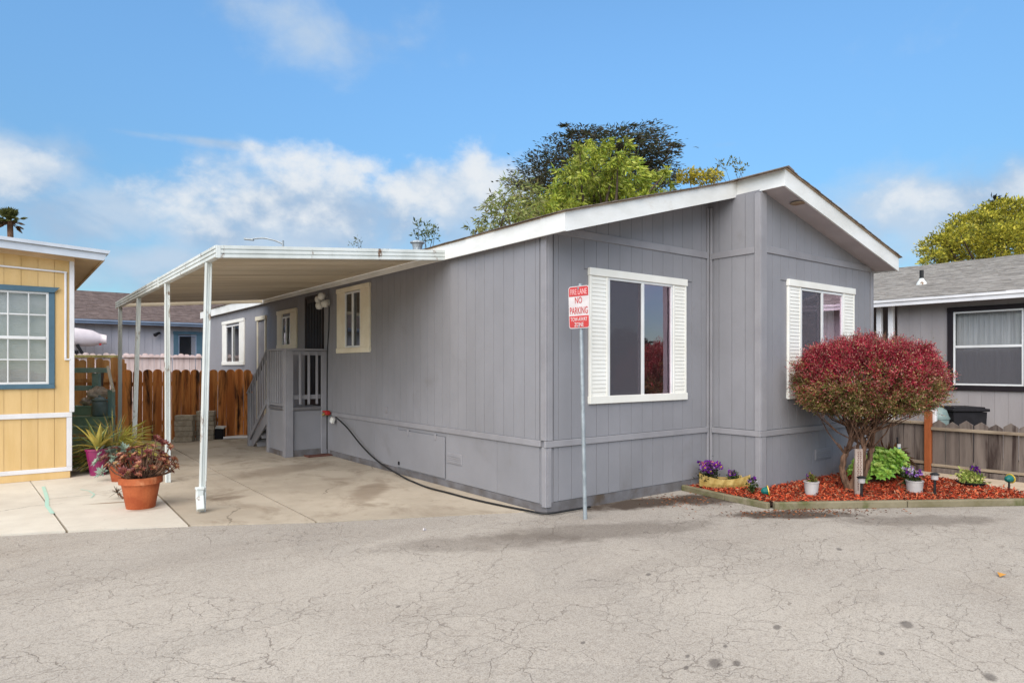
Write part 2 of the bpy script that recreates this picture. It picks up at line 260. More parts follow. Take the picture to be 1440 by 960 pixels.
    lk(nt, col, b.inputs['Base Color']); b.inputs['Roughness'].default_value = .9; b.inputs['Specular IOR Level'].default_value = .2
    hh = M(nt, 'SUBTRACT', M(nt, 'MULTIPLY', agg, .5), M(nt, 'MULTIPLY', h, 1.2))
    bn = N(nt, 'ShaderNodeBump'); bn.inputs['Strength'].default_value = .55; bn.inputs['Distance'].default_value = .012; lk(nt, hh, bn.inputs['Height']); lk(nt, bn.outputs[0], b.inputs['Normal'])
    return m
MT['asphalt'] = asphalt()
def concrete(name, c1, c2, stain, lo, hi, extra=()):
    m, nt, b = base_mat(name); p = pos(nt)
    col = mixc(nt, ramp(nt, noise(nt, p, .8, 5, .62), .32, .7), c1, c2)
    col = mixc(nt, ramp(nt, noise(nt, vscale(nt, p, (1, .6, 1)), 1.7, 7, .68, .5), lo, hi, 0, .8), col, stain)
    col = mixc(nt, ramp(nt, noise(nt, p, 90, 3, .7), .58, .72, 0, .4), col, tuple(x*.55 for x in c1))
    col = mixc(nt, ramp(nt, noise(nt, p, 9, 4, .65), .62, .74, 0, .35), col, tuple(x*.6 for x in stain))
    for q, rx, ry, an, st, cc in extra:
        col = mixc(nt, M(nt, 'MULTIPLY', ellipse(nt, p, q.x, q.y, rx, ry, an, .5, 3), st), col, cc)
    vo = N(nt, 'ShaderNodeTexVoronoi'); vo.feature = 'DISTANCE_TO_EDGE'; vo.voronoi_dimensions = '2D'; vo.inputs['Scale'].default_value = .42
    wv = N(nt, 'ShaderNodeVectorMath'); wv.operation = 'MULTIPLY_ADD'; lk(nt, noise(nt, p, 1.6, 5, .6, out=1), wv.inputs[0]); wv.inputs[1].default_value = (.6, .6, 0); lk(nt, p, wv.inputs[2]); lk(nt, wv.outputs[0], vo.inputs['Vector'])
    cr = M(nt, 'MULTIPLY', ramp(nt, vo.outputs['Distance'], .006, .002), ramp(nt, noise(nt, p, .9, 2), .52, .6))
    col = mixc(nt, M(nt, 'MULTIPLY', cr, .6), col, tuple(x*.4 for x in stain))
    lk(nt, col, b.inputs['Base Color']); b.inputs['Roughness'].default_value = .88; b.inputs['Specular IOR Level'].default_value = .25
    bn = N(nt, 'ShaderNodeBump'); bn.inputs['Strength'].default_value = .3; bn.inputs['Distance'].default_value = .006; lk(nt, noise(nt, p, 70, 5, .7), bn.inputs['Height']); lk(nt, bn.outputs[0], b.inputs['Normal'])
    return m
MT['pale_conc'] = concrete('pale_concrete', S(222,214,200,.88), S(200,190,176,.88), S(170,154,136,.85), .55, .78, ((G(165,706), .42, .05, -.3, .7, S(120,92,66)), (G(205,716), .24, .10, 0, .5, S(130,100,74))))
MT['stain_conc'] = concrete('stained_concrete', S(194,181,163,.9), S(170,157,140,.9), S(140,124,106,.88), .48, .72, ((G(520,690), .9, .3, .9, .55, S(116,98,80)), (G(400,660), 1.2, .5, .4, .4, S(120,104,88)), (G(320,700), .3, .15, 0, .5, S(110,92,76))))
MT['walk_conc'] = concrete('walkway_concrete', S(206,188,166,.88), S(188,168,146,.88), S(160,138,116,.85), .55, .8)
MT['ground'] = mat('bare_ground', S(160,146,128,.85), S(130,116,98,.85), .6, rough=.95, bump=.4, bscale=20)
# ------------------------------------------------------------------ geometry helpers
WL = {}      # world origin of every object
def wloc(o): return WL.get(o.name, Vector((0, 0, 0)))
def place(o, parent, loc):
    loc = Vector(loc); WL[o.name] = loc
    if parent is not None: o.parent = parent; o.location = loc - wloc(parent)
    else: o.location = loc
def props(o, label=None, cat=None, group=None, kind=None):
    for k, v in (('label', label), ('category', cat), ('group', group), ('kind', kind)):
        if v: o[k] = v
    return o
def thing(name, label, cat, loc=(0, 0, 0), group=None):
    o = bpy.data.objects.new(name, None); COL.objects.link(o); o.empty_display_size = .2
    place(o, None, loc); return props(o, label, cat, group)
def structure(name, loc=(0, 0, 0)):
    o = bpy.data.objects.new(name, None); COL.objects.link(o); place(o, None, loc); return props(o, kind='structure')
def link(name, mesh, parent, loc, rot=(0, 0, 0), scale=(1, 1, 1)):
    o = bpy.data.objects.new(name, mesh); COL.objects.link(o); place(o, parent, loc); o.rotation_euler = rot; o.scale = scale; return o
class MB:
    def __init__(s): s.v = []; s.f = []; s.mi = []; s.cur = 0
    def add(s, V, F):
        n = len(s.v); s.v += [tuple(x) for x in V]; s.f += [tuple(i+n for i in f) for f in F]; s.mi += [s.cur]*len(F)
    def convex(s, V, F):
        V = [Vector(x) for x in V]; c = sum(V, Vector())/len(V); out = []
        for f in F:
            a, b_, d = V[f[0]], V[f[1]], V[f[2]]; fc = sum((V[i] for i in f), Vector())/len(f)
            out.append(f if (b_-a).cross(d-a).dot(fc-c) >= 0 else tuple(reversed(f)))
        s.add(V, out)
    def obox(s, c, size, rot=None, b=0.0):
        h = [x/2 for x in size]; b = min(b, *(x*.45 for x in h)) if b else 0; c = Vector(c)
        rm = rot if isinstance(rot, Matrix) else (Euler(rot).to_matrix() if rot else Matrix.Identity(3))
        if b <= 0:
            V = [(x*h[0], y*h[1], z*h[2]) for x in (-1, 1) for y in (-1, 1) for z in (-1, 1)]
            F = [(0,1,3,2),(4,6,7,5),(0,4,5,1),(2,3,7,6),(0,2,6,4),(1,5,7,3)]
        else:
            V = []; ix = {}
            for x in (-1, 1):
                for y in (-1, 1):
                    for z in (-1, 1):
                        ix[x, y, z] = len(V)
                        V += [(x*h[0], y*(h[1]-b), z*(h[2]-b)), (x*(h[0]-b), y*h[1], z*(h[2]-b)), (x*(h[0]-b), y*(h[1]-b), z*h[2])]
            F = []; R2 = (-1, 1)
            for s_ in R2:
                F.append([ix[s_, y, z] for y, z in ((-1,-1),(1,-1),(1,1),(-1,1))])
                F.append([ix[x, s_, z]+1 for x, z in ((-1,-1),(1,-1),(1,1),(-1,1))])
                F.append([ix[x, y, s_]+2 for x, y in ((-1,-1),(1,-1),(1,1),(-1,1))])
            for a in R2:
                for d in R2:
                    F.append([ix[a, d, -1], ix[a, d, -1]+1, ix[a, d, 1]+1, ix[a, d, 1]])
                    F.append([ix[a, -1, d], ix[a, -1, d]+2, ix[a, 1, d]+2, ix[a, 1, d]])
                    F.append([ix[-1, a, d]+1, ix[-1, a, d]+2, ix[1, a, d]+2, ix[1, a, d]+1])
                    for e in R2: F.append([ix[a, d, e], ix[a, d, e]+1, ix[a, d, e]+2])
        s.convex([rm @ Vector(v) + c for v in V], F)
    def box(s, x0, x1, y0, y1, z0, z1, b=0.0): s.obox(((x0+x1)/2, (y0+y1)/2, (z0+z1)/2), (abs(x1-x0), abs(y1-y0), abs(z1-z0)), None, b)
    def fbox(s, pl, c, u0, u1, d0, d1, z0, z1, b=0.0):
        if pl == 'Y': s.box(u0, u1, c-d1, c-d0, z0, z1, b)
        else: s.box(c-d1, c-d0, u0, u1, z0, z1, b)
    def bar(s, p, q, w, t, b=0.0, up=(0, 0, 1)):
        p, q = Vector(p), Vector(q); d = q-p; L = d.length; d.normalize(); u = Vector(up)
        if abs(d.dot(u)) > .98: u = Vector((0, 1, 0))
        x = d.cross(u).normalized(); y = x.cross(d)
        s.obox((p+q)/2, (w, t, L), Matrix((x, y, d)).transposed(), b)
    def tube(s, pts, rad, n=8, caps=True):
        pts = [Vector(p) for p in pts]; rad = rad if isinstance(rad, (list, tuple)) else [rad]*len(pts); V = []; F = []; px = None
        for i, p in enumerate(pts):
            d = (pts[min(i+1, len(pts)-1)] - pts[max(i-1, 0)]).normalized()
            if px is None: a = Vector((0, 0, 1)) if abs(d.z) < .9 else Vector((1, 0, 0)); px = d.cross(a).normalized()
            else: px = (px - d*px.dot(d)).normalized()
            py = d.cross(px)
            for k in range(n): t = 2*math.pi*k/n; V.append(p + (px*math.cos(t)+py*math.sin(t))*rad[i])
        for i in range(len(pts)-1):
            for k in range(n): F.append((i*n+k, i*n+(k+1) % n, (i+1)*n+(k+1) % n, (i+1)*n+k))
        if caps: F.append(tuple(reversed(range(n)))); F.append(tuple(range((len(pts)-1)*n, len(pts)*n)))
        s.add(V, F)
    def lathe(s, prof, c=(0, 0, 0), n=28, sx_=1.0, sy_=1.0):
        c = Vector(c); V = [c+Vector((r*math.cos(2*math.pi*k/n)*sx_, r*math.sin(2*math.pi*k/n)*sy_, z)) for r, z in prof for k in range(n)]
        s.add(V, [(i*n+k, i*n+(k+1) % n, (i+1)*n+(k+1) % n, (i+1)*n+k) for i in range(len(prof)-1) for k in range(n)])
    def prism(s, poly, ax, c0, c1):
        mk = {'X': lambda a, b, c: (c, a, b), 'Y': lambda a, b, c: (a, c, b), 'Z': lambda a, b, c: (a, b, c)}[ax]; n = len(poly)
        V = [mk(a, b, c0) for a, b in poly]+[mk(a, b, c1) for a, b in poly]
        ar = sum(poly[i][0]*poly[(i+1) % n][1]-poly[(i+1) % n][0]*poly[i][1] for i in range(n))
        F = [tuple(range(n)), tuple(range(2*n-1, n-1, -1))]+[(i, i+n, (i+1) % n+n, (i+1) % n) for i in range(n)]
        flip = (ar > 0) == (c1 > c0)
        if ax == 'Y': flip = not flip
        s.add(V, F if not flip else [tuple(reversed(f)) for f in F])
    def mesh(s, name, mats, off=(0, 0, 0), smooth=False):
        me = bpy.data.meshes.new(name); o = Vector(off); me.from_pydata([Vector(v)-o for v in s.v], [], s.f)
        for m in (mats if isinstance(mats, (list, tuple)) else [mats]): me.materials.append(MT[m] if isinstance(m, str) else m)
        if any(s.mi): me.polygons.foreach_set('material_index', s.mi)
        if smooth: me.polygons.foreach_set('use_smooth', [True]*len(s.f))
        me.update(); return me
    def build(s, name, mats, parent=None, smooth=False, loc=None):
        o = wloc(parent) if (parent is not None and loc is None) else Vector(loc or (0, 0, 0))
        return link(name, s.mesh(name, mats, o, smooth), parent, o)
def q1(name, mats, parent, *boxargs, b=.004, loc=None):
    m = MB(); m.box(*boxargs, b=b); return m.build(name, mats, parent, loc=loc)
def fb(name, mats, parent, pl, c, *a, b=.004):
    m = MB(); m.fbox(pl, c, *a, b=b); return m.build(name, mats, parent)
# boards of one wall: each grooved strip is its own piece, cut round the openings
BM = {}
def siding(parent, pl, c, u0, u1, z0, z1, pitch, mats, holes=(), name='siding_board', thick=.012, gap=.005, start=0.0):
    zb = z0 if callable(z0) else (lambda u: z0); zt = z1 if callable(z1) else (lambda u: z1); u = u0-start
    while u < u1-1e-4:
        a, b = max(u, u0)+gap/2, min(u+pitch, u1)-gap/2; u += pitch
        if b-a < .012: continue
        iv = [(zb(a), zb(b), zt(a), zt(b))]
        for h0, h1, hz0, hz1 in holes:
            if h1 <= a+.002 or h0 >= b-.002: continue
            nv = []
            for l0, l1, t0, t1 in iv:
                if hz0 > max(l0, l1)+.02: nv.append((l0, l1, min(hz0, t0), min(hz0, t1)))
                if hz1 < min(t0, t1)-.02: nv.append((max(hz1, l0), max(hz1, l1), t0, t1))
            iv = nv
        for l0, l1, t0, t1 in iv:
            if max(t0-l0, t1-l1) < .02: continue
            key = (pl, round(b-a, 3), round(l1-l0, 3), round(t0-l0, 3), round(t1-l0, 3), mats, thick)
            if key not in BM:
                m = MB(); w = b-a; pts = [(0, 0), (w, l1-l0), (w, max(t1-l0, l1-l0+.001)), (0, max(t0-l0, .001))]
                if pl == 'Y': m.prism(pts, 'Y', 0, -thick)
                else: m.prism(pts, 'X', 0, -thick)
                BM[key] = m.mesh(name, mats)
            link(name, BM[key], parent, (a, c, l0) if pl == 'Y' else (c, a, l0))
def sheet(name, mats, parent, pl, c, u0, u1, z0, z1, holes=(), brk=()):
    zt = z1 if callable(z1) else (lambda u: z1); us = sorted({u0, u1, *brk, *(x for h in holes for x in h[:2] if u0 < x < u1)}); m = MB()
    for a, b in zip(us, us[1:]):
        hs = sorted((h[2], h[3]) for h in holes if h[0] < b-1e-6 and h[1] > a+1e-6); z = z0
        for s0, s1 in hs+[(None, None)]:
            ta, tb = (zt(a), zt(b)) if s0 is None else (s0, s0)
            P = [(a, z), (b, z), (b, tb), (a, ta)]
            m.add([(p, c, q) if pl == 'Y' else (c, p, q) for p, q in P], [(0, 1, 2, 3) if pl == 'Y' else (3, 2, 1, 0)]); z = s1
    return m.build(name, mats, parent)
def window(house, pl, c, outer, glass, trim='trimwhite', head=.09, sill=.09, slats=0, mull=None, sash='sash', split='v', curtain=None, screen=None, proud=.035, label=None, depth=.6, hood=.01, room='interior', jamb=None, blinds=0, glz='glassclear', fold=.018):
    u0, u1, z0, z1 = outer; a0, a1, b0, b1 = glass; F = lambda m, *x, b=.004: m.fbox(pl, c, *x, b=b)
    m = MB(); F(m, u0-hood, u1+hood, .0, proud+.012, z1-head, z1); F(m, u0-hood, u1+hood, 0, proud+.012, z0, z0+sill)
    ja = jamb or .03
    if slats:
        for s0, s1 in ((u0, a0), (a1, u1)):
            F(m, s0, s0+.035, 0, proud, z0+sill, z1-head); F(m, s1-.035, s1, 0, proud, z0+sill, z1-head); F(m, s0+.03, s1-.03, 0, .012, z0+sill, z1-head, b=0)
    else:
        F(m, u0, a0, 0, proud, z0+sill, z1-head); F(m, a1, u1, 0, proud, z0+sill, z1-head)
    w = m.build('window', trim, house)
    if label: w['label'] = label
    if slats:
        pit = (z1-head-z0-sill)/slats
        for s0, s1 in ((u0+.036, a0-.036), (a1+.036, u1-.036)):
            mm = MB()
            if pl == 'Y': mm.obox((0, 0, 0), (s1-s0, .008, pit*1.06), (R(-9), 0, 0), .002)
            else: mm.obox((0, 0, 0), (.008, s1-s0, pit*1.06), (0, R(9), 0), .002)
            me = mm.mesh('shutter_slat', trim)
            for k in range(slats):
                z = z0+sill+pit*(k+.5); uc = (s0+s1)/2; link('shutter_slat', me, w, (uc, c-.024, z) if pl == 'Y' else (c-.024, uc, z))
    # sash frame
    t = .032; m = MB(); d0, d1 = .004, .03
    F(m, a0, a1, d0, d1, b1-t, b1); F(m, a0, a1, d0, d1, b0, b0+t); F(m, a0, a0+t, d0, d1, b0+t, b1-t); F(m, a1-t, a1, d0, d1, b0+t, b1-t)
    mm_ = mull if mull is not None else ((a0+a1)/2 if split == 'v' else (b0+b1)/2)
    if split == 'v': F(m, mm_-.024, mm_+.024, d0, d1+.004, b0+t, b1-t)
    else: F(m, a0+t, a1-t, d0, d1+.004, mm_-.022, mm_+.022)
    m.build('sash', sash, w)
    panes = ((a0+t, mm_-.024, b0+t, b1-t), (mm_+.024, a1-t, b0+t, b1-t)) if split == 'v' else ((a0+t, a1-t, b0+t, mm_-.022), (a0+t, a1-t, mm_+.022, b1-t))
    for i, (p0, p1, r0, r1) in enumerate(panes):
        fb('pane', glz, w, pl, c, p0-.006, p1+.006, -.006+.012*i, -.002+.012*i, r0-.006, r1+.006, b=0)
        if screen == i: fb('screen', 'screen', w, pl, c, p0-.004, p1+.004, .016, .018, r0-.004, r1+.004, b=0)
    e = .12; m = MB()   # the room behind
    F(m, a0-e, a1+e, -depth-.02, -depth, b0-e, b1+e, b=0); F(m, a0-e-.02, a0-e, -depth, -.012, b0-e, b1+e, b=0); F(m, a1+e, a1+e+.02, -depth, -.012, b0-e, b1+e, b=0)
    F(m, a0-e, a1+e, -depth, -.012, b1+e, b1+e+.02, b=0); F(m, a0-e, a1+e, -depth, -.012, b0-e-.02, b0-e, b=0)
    m.build('room_lining', room, w)
    if curtain:
        c0, c1 = curtain; mm = MB(); n = max(6, int((c1-c0)/.025))
        for i in range(n):
            x0, x1 = c0+(c1-c0)*i/n, c0+(c1-c0)*(i+1)/n; y0, y1 = -.13+fold*math.sin(i*1.9), -.13+fold*math.sin((i+1)*1.9)
            V = [(x0, y0, b0), (x1, y1, b0), (x1, y1, b1), (x0, y0, b1)]
            mm.add([(x, c-d, z) if pl == 'Y' else (c-d, x, z) for x, d, z in V], [(0, 1, 2, 3)])
        mm.build('curtain', 'curtain', w)
    if blinds:
        for i in range(blinds):
            z = b0+(b1-b0)*(i+.5)/blinds; mm = MB()
            if pl == 'Y': mm.obox(((a0+a1)/2, c+.045, z), (a1-a0-.02, .003, (b1-b0)/blinds*.98), (R(20), 0, 0))
            else: mm.obox((c+.075, (a0+a1)/2, z), (.003, a1-a0-.02, (b1-b0)/blinds*.98), (0, R(-20), 0))
            mm.build('blind_slat', 'whiteplastic', w)
    return w
# roofs: rows of shingle tabs with their own edges
def shingles(parent, O, along, up, L, S_, course=.14, tab=.3, mats='shingle', nrm=None, thick=.012, jit=.006, name='shingles', rows=None):
    O = Vector(O); along = Vector(along).normalized(); up = Vector(up).normalized(); nrm = along.cross(up).normalized()
    if nrm.z < 0: nrm = -nrm
    m = MB(); n = int(S_/course)+1
    for r_ in range(n):
        s0 = r_*course; s1 = min(S_, s0+course*1.12); x = -random.random()*tab
        while x < L:
            w = tab*random.uniform(.55, 1.25); a, b = max(0, x), min(L, x+w-.006); x += w
            if b-a < .01: continue
            j = random.uniform(-jit, jit); h = thick*random.uniform(.75, 1.35)
            A = O+along*a+up*(s0+j); B = O+along*b+up*(s0+j); C_ = O+along*b+up*s1; D_ = O+along*a+up*s1
            m.add([A, B, A+nrm*h, B+nrm*h, C_+nrm*.003, D_+nrm*.003], [(0, 1, 3, 2), (2, 3, 4, 5), (0, 2, 5), (1, 4, 3)])
    return props(m.build(name, mats, parent), kind='stuff')
def leaves(name, P, D, L, Wd, C_, parent, mats='leaf', loc=None, stuff=True, fold=.25, nrm=None):
    """one small folded blade per point: P positions, D directions, L lengths, Wd widths, C_ colours"""
    P = np.asarray(P, float); n = len(P); D = np.asarray(D, float); D = D/np.maximum(1e-9, np.linalg.norm(D, axis=1))[:, None]
    L = np.broadcast_to(np.asarray(L, float), n)[:, None]; Wd = np.broadcast_to(np.asarray(Wd, float), n)[:, None]
    rnd = rng.normal(size=(n, 3)) if nrm is None else np.asarray(nrm, float)+rng.normal(size=(n, 3))*.35
    sd = np.cross(D, rnd); sd /= np.maximum(1e-9, np.linalg.norm(sd, axis=1))[:, None]; up = np.cross(sd, D)
    o = np.array(wloc(parent) if (parent is not None and loc is None) else (loc or (0, 0, 0)))
    V = np.stack([P, P+D*L*.5+sd*Wd*.5+up*Wd*fold, P+D*L, P+D*L*.5-sd*Wd*.5+up*Wd*fold], 1).reshape(-1, 3)-o
    me = bpy.data.meshes.new(name); me.vertices.add(4*n); me.vertices.foreach_set('co', V.ravel())
    i = np.arange(n)*4; F = np.stack([i, i+1, i+2, i, i+2, i+3], 1).ravel()
    me.loops.add(6*n); me.loops.foreach_set('vertex_index', F); me.polygons.add(2*n); me.polygons.foreach_set('loop_start', np.arange(2*n)*3)
    me.update(calc_edges=True)
    ca = me.color_attributes.new('tint', 'FLOAT_COLOR', 'POINT'); cc = np.ones((n, 4)); cc[:, :3] = C_; ca.data.foreach_set('color', np.repeat(cc, 4, 0).ravel())
    me.materials.append(MT[mats]); ob = link(name, me, parent, Vector(o))
    if stuff: ob['kind'] = 'stuff'
    return ob
def pick(cols, n, var=.15):
    c = np.array(cols)[rng.integers(0, len(cols), n)]; return c*(1+rng.uniform(-var, var, (n, 1)))
def sph(n):
    d = rng.normal(size=(n, 3)); return d/np.linalg.norm(d, axis=1)[:, None]
# ------------------------------------------------------------------ the ground
def flat(name, poly, z, mats, kind='structure', parent=None):
    m = MB(); m.add([(x, y, z) for x, y in poly], [tuple(range(len(poly)))])
    o = m.build(name, mats, parent)
    if kind: o['kind'] = kind
    return o
flat('ground', [(-300, -300), (300, -300), (300, 300), (-300, 300)], -.03, 'ground')
E0 = (-40.0, 18.9); E1 = (-4.794, 2.479); E2 = (-3.249, 1.795); E3 = (-2.081, 1.10); E4 = (-.06, .20)
st = flat('street', [(-60, -14), (-60, 28.2), E0, E1, E2, E3, E4, (.0, .30), (2.60, .30), (2.6, -1.0), (12, -7.6), (40, -26), (40, -40), (-30, -40)], -.012, 'asphalt')
dw = structure('driveway', (-2, 5, 0))
def slab(poly, mats, z=0.0):
    m = MB(); m.prism(poly, 'Z', z-.12, z); return m.build('concrete_slab', mats, dw)
g = .024
def lerp(a, b, t): return (a[0]+(b[0]-a[0])*t, a[1]+(b[1]-a[1])*t)
# pale slabs in front of the yellow house, stained slabs under the carport
xs = G(95, 748).x
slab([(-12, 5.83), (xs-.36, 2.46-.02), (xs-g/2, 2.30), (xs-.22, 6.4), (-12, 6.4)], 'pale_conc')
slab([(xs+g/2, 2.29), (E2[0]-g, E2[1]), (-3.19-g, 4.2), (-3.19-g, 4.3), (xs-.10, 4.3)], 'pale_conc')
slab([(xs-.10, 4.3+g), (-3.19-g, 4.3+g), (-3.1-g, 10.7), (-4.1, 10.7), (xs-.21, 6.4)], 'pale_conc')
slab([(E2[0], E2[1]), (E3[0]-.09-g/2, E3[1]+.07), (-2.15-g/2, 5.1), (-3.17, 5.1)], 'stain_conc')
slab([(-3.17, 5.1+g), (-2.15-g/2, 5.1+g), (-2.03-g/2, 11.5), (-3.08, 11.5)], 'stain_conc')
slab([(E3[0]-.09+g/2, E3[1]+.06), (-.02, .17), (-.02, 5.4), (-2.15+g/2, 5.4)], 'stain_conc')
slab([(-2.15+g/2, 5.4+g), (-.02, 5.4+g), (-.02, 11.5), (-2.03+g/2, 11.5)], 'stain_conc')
# mint chalk marks on the pale slab
m = MB()
pl_ = [G(61, 684), G(66, 700), G(66, 711), G(74, 722)]
for a, b in zip(pl_, pl_[1:]):
    d = (b-a).normalized(); s_ = Vector((-d.y, d.x, 0))*.02
    m.add([(p.x, p.y, .004) for p in (a-s_, a+s_, b+s_, b-s_)], [(0, 1, 2, 3)])
m.build('chalk_mark', 'chalk', dw)
m = MB(); pl_ = [G(113, 688), G(125, 690), G(133, 695), G(128, 700)]
for a, b in zip(pl_, pl_[1:]):
    d = (b-a).normalized(); s_ = Vector((-d.y, d.x, 0))*.009
    m.add([(p.x, p.y, .004) for p in (a-s_, a+s_, b+s_, b-s_)], [(0, 1, 2, 3)])
m.build('chalk_mark', 'chalk', dw)
# ------------------------------------------------------------------ the grey house
XR, YP, XW, YB = 2.957, -.77, 6.08, 15.4
EX, RX, EXR = -.09, 2.98, 6.20         # left eave, ridge, right eave
QY, QP = -.43, -1.12                   # the two gable overhangs
zl = lambda x: 3.04+.2725*(x-EX)       # underside of the left and right roof slopes
zr = lambda x: 3.877-.2415*(x-RX)
FH = .212
house = thing('mobile_home', 'grey manufactured home with white fascia and stepped gable at the corner of the street', 'house', (0, 0, 0))
wins_x = [((4.393, 5.722, 1.858, 3.0), (4.74, 5.38, 1.95, 2.91)), ((7.80, 8.986, 2.0, 2.824), (8.155, 8.685, 2.06, 2.68)), ((11.5, 13.54, 1.664, 2.834), (11.9, 13.18, 1.72, 2.70))]
door_o = (6.40, 7.30, .86, 2.995); far_o = (9.78, 10.43, .3, 2.786)
holes_x = [(g_[0], g_[1], g_[2], g_[3]) for o_, g_ in wins_x]
def hx(o_): return (o_[0]+.02, o_[1]-.02, o_[2]+.02, o_[3]-.02)
W_left = sheet('wall', 'grey', house, 'X', 0.0, 0, YB, 0, 3.12, holes_x)
siding(W_left, 'X', 0.0, .10, YB, .80, 3.12, .2, 'grey', [hx(o_) for o_, g_ in wins_x]+[door_o, far_o], start=.13)
W_front = sheet('wall', 'grey', house, 'Y', 0.0, 0, XR, 0, lambda u: zl(u)+.03, [(.95, 2.15, 1.234, 2.688)])
siding(W_front, 'Y', 0.0, .10, XR-.09, .80, 3.10, .2, 'grey', [(.66, 2.40, 1.20, 2.76)], start=.13)
siding(W_front, 'Y', 0.0, .10, XR-.09, 3.19, lambda u: zl(u)+.02, .2, 'grey', start=.13)
W_ret = sheet('wall', 'grey', house, 'X', XR, YP, 0, 0, 3.90)
siding(W_ret, 'X', XR, YP+.05, -.09, .80, 3.09, .2, 'grey', start=.05)
siding(W_ret, 'X', XR, YP+.05, -.09, 3.17, 3.88, .2, 'grey', start=.05)
W_p = sheet('wall', 'grey', house, 'Y', YP, XR, XW, 0, lambda u: (zr(max(u, RX)))+.03, [(3.92, 5.12, 1.25, 2.70)])
siding(W_p, 'Y', YP, XR+.14, XW-.07, .80, 3.10, .2, 'grey', [(3.62, 5.44, 1.20, 2.78)], start=.06)
siding(W_p, 'Y', YP, XR+.14, XW-.4, 3.19, lambda u: zr(u)+.02, .2, 'grey', start=.06)
m = MB()
m.add([(XW, YP, 0), (XW, YB, 0), (XW, YB, 3.15), (XW, YP, 3.15)], [(0, 1, 2, 3)])
m.add([(0, YB, 0), (XW, YB, 0), (XW, YB, 3.15), (RX, YB, 3.88), (0, YB, 3.06)], [(4, 3, 2, 1, 0)]); m.build('wall', 'grey', house)
# skirting panels below the belt
def skirt(parent, pl, c, edges, z0=.09, z1=.725, t=.012, gap=.006):
    for a, b in zip(edges, edges[1:]): fb('skirt_panel', 'grey', parent, pl, c, a+gap/2, b-gap/2, 0, t, z0, z1, b=.002)
skirt(W_left, 'X', 0.0, [.10, .904, 2.065]); skirt(W_left, 'X', 0.0, [3.44, 4.25, 4.99, 6.2, 7.4, 8.6, 9.8, 11, 12.2, 13.4, 14.6, YB])
acc = fb('access_panel', 'grey', W_left, 'X', 0.0, 2.092, 3.43, .008, .026, .105, .665, b=.003)
fb('skirt_panel', 'grey', W_left, 'X', 0.0, 2.07, 3.44, 0, .008, .672, .725, b=.001)
for y in (2.32, 3.10):
    fb('hinge', 'greytrim', acc, 'X', 0.0, y-.02, y+.02, .026, .036, .61, .69, b=.002)
fb('latch', 'blackplastic', acc, 'X', 0.0, 3.36, 3.40, .026, .04, .14, .19, b=.003)
siding(W_front, 'Y', 0.0, .10, XR-.09, .115, .725, .2, 'grey', start=.13, name='skirt_board')
siding(W_ret, 'X', XR, YP+.05, -.09, .05, .72, .2, 'grey', start=.05, name='skirt_board')
siding(W_p, 'Y', YP, XR+.14, XW-.07, .03, .72, .2, 'grey', start=.06, name='skirt_board')
fb('base_board', 'greyfloor', house, 'X', 0.0, -.004, 6.1, -.02, .006, -.02, .085); fb('base_board', 'greyfloor', house, 'Y', 0.0, .0, XR-.4, -.02, .008, -.02, .108)
# belt, bands and corner boards
def trims(nm, lst):
    for a in lst: fb(nm, 'greytrim', house, *a)
trims('belt_board', [('X', 0.0, .066, 6.1, .0, .032, .725, .797), ('X', 0.0, 6.1, YB, .0, .03, .725, .797), ('Y', 0.0, -.034, XR-.064, .0, .032, .723, .795), ('X', XR, YP+.0, -.065, .0, .033, .718, .79), ('Y', YP, XR-.035, XW+.02, .0, .032, .716, .788)])
trims('band_board', [('Y', 0.0, .075, XR-.064, .0, .028, 3.10, 3.19), ('X', XR, YP+.06, -.062, .0, .028, 3.088, 3.17), ('Y', YP, XR+.13, XW-.06, .0, .028, 3.10, 3.19)])
trims('corner_board', [('X', 0.0, -.030, .062, .0, .03, .799, 3.10), ('Y', 0.0, .001, .072, .0, .031, .797, 3.11), ('X', 0.0, -.022, .05, .0, .024, .06, .723), ('Y', 0.0, .001, .06, .0, .025, .06, .721),
    ('Y', 0.0, XR-.062, XR-.03, .0, .026, .0, 3.80), ('X', XR, -.060, -.027, .0, .027, .0, 3.80),
    ('X', XR, YP-.03, YP+.055, .0, .03, .79, 3.86), ('Y', YP, XR+.001, XR+.125, .0, .031, .79, 3.87), ('X', XR, YP-.026, YP+.05, .0, .026, .0, .715), ('Y', YP, XR+.001, XR+.115, .0, .027, .0, .713),
    ('Y', YP, XW-.062, XW+.02, .0, .03, .0, 3.12)])
# roof: soffits, fascias, shingles
m = MB()
m.add([(EX, QY, zl(EX)+.02), (RX, QY, zl(RX)+.02), (RX, YB+.3, zl(RX)+.02), (EX, YB+.3, zl(EX)+.02)], [(0, 3, 2, 1)])
m.add([(RX, QP, zr(RX)+.02), (EXR, QP, zr(EXR)+.02), (EXR, YB+.3, zr(EXR)+.02), (RX, YB+.3, zr(RX)+.02)], [(0, 3, 2, 1)])
roof = m.build('roof', 'soffit', house)
def fasc(poly, ax, c0, c1): m = MB(); m.prism(poly, ax, c0, c1); m.build('fascia_board', 'white', roof)
fasc([(EX-.001, zl(EX)), (RX+.0, zl(RX)), (RX+.0, zl(RX)+FH), (EX-.001, zl(EX)+FH)], 'Y', QY, QY+.025)
fasc([(RX-.02, zr(RX)+.0), (EXR, zr(EXR)), (EXR, zr(EXR)+FH), (RX-.02, zr(RX)+FH)], 'Y', QP, QP+.025)
m = MB(); m.box(EX-.022, EX-.001, QY+.001, YB+.3, zl(EX)+.002, zl(EX)+FH-.003, .003); m.build('fascia_board', 'white', roof)
m = MB(); m.box(RX-.021, RX-.001, QP+.026, QY-.001, zr(RX)+.002, zr(RX)+FH-.002, .002); m.build('fascia_board', 'white', roof)
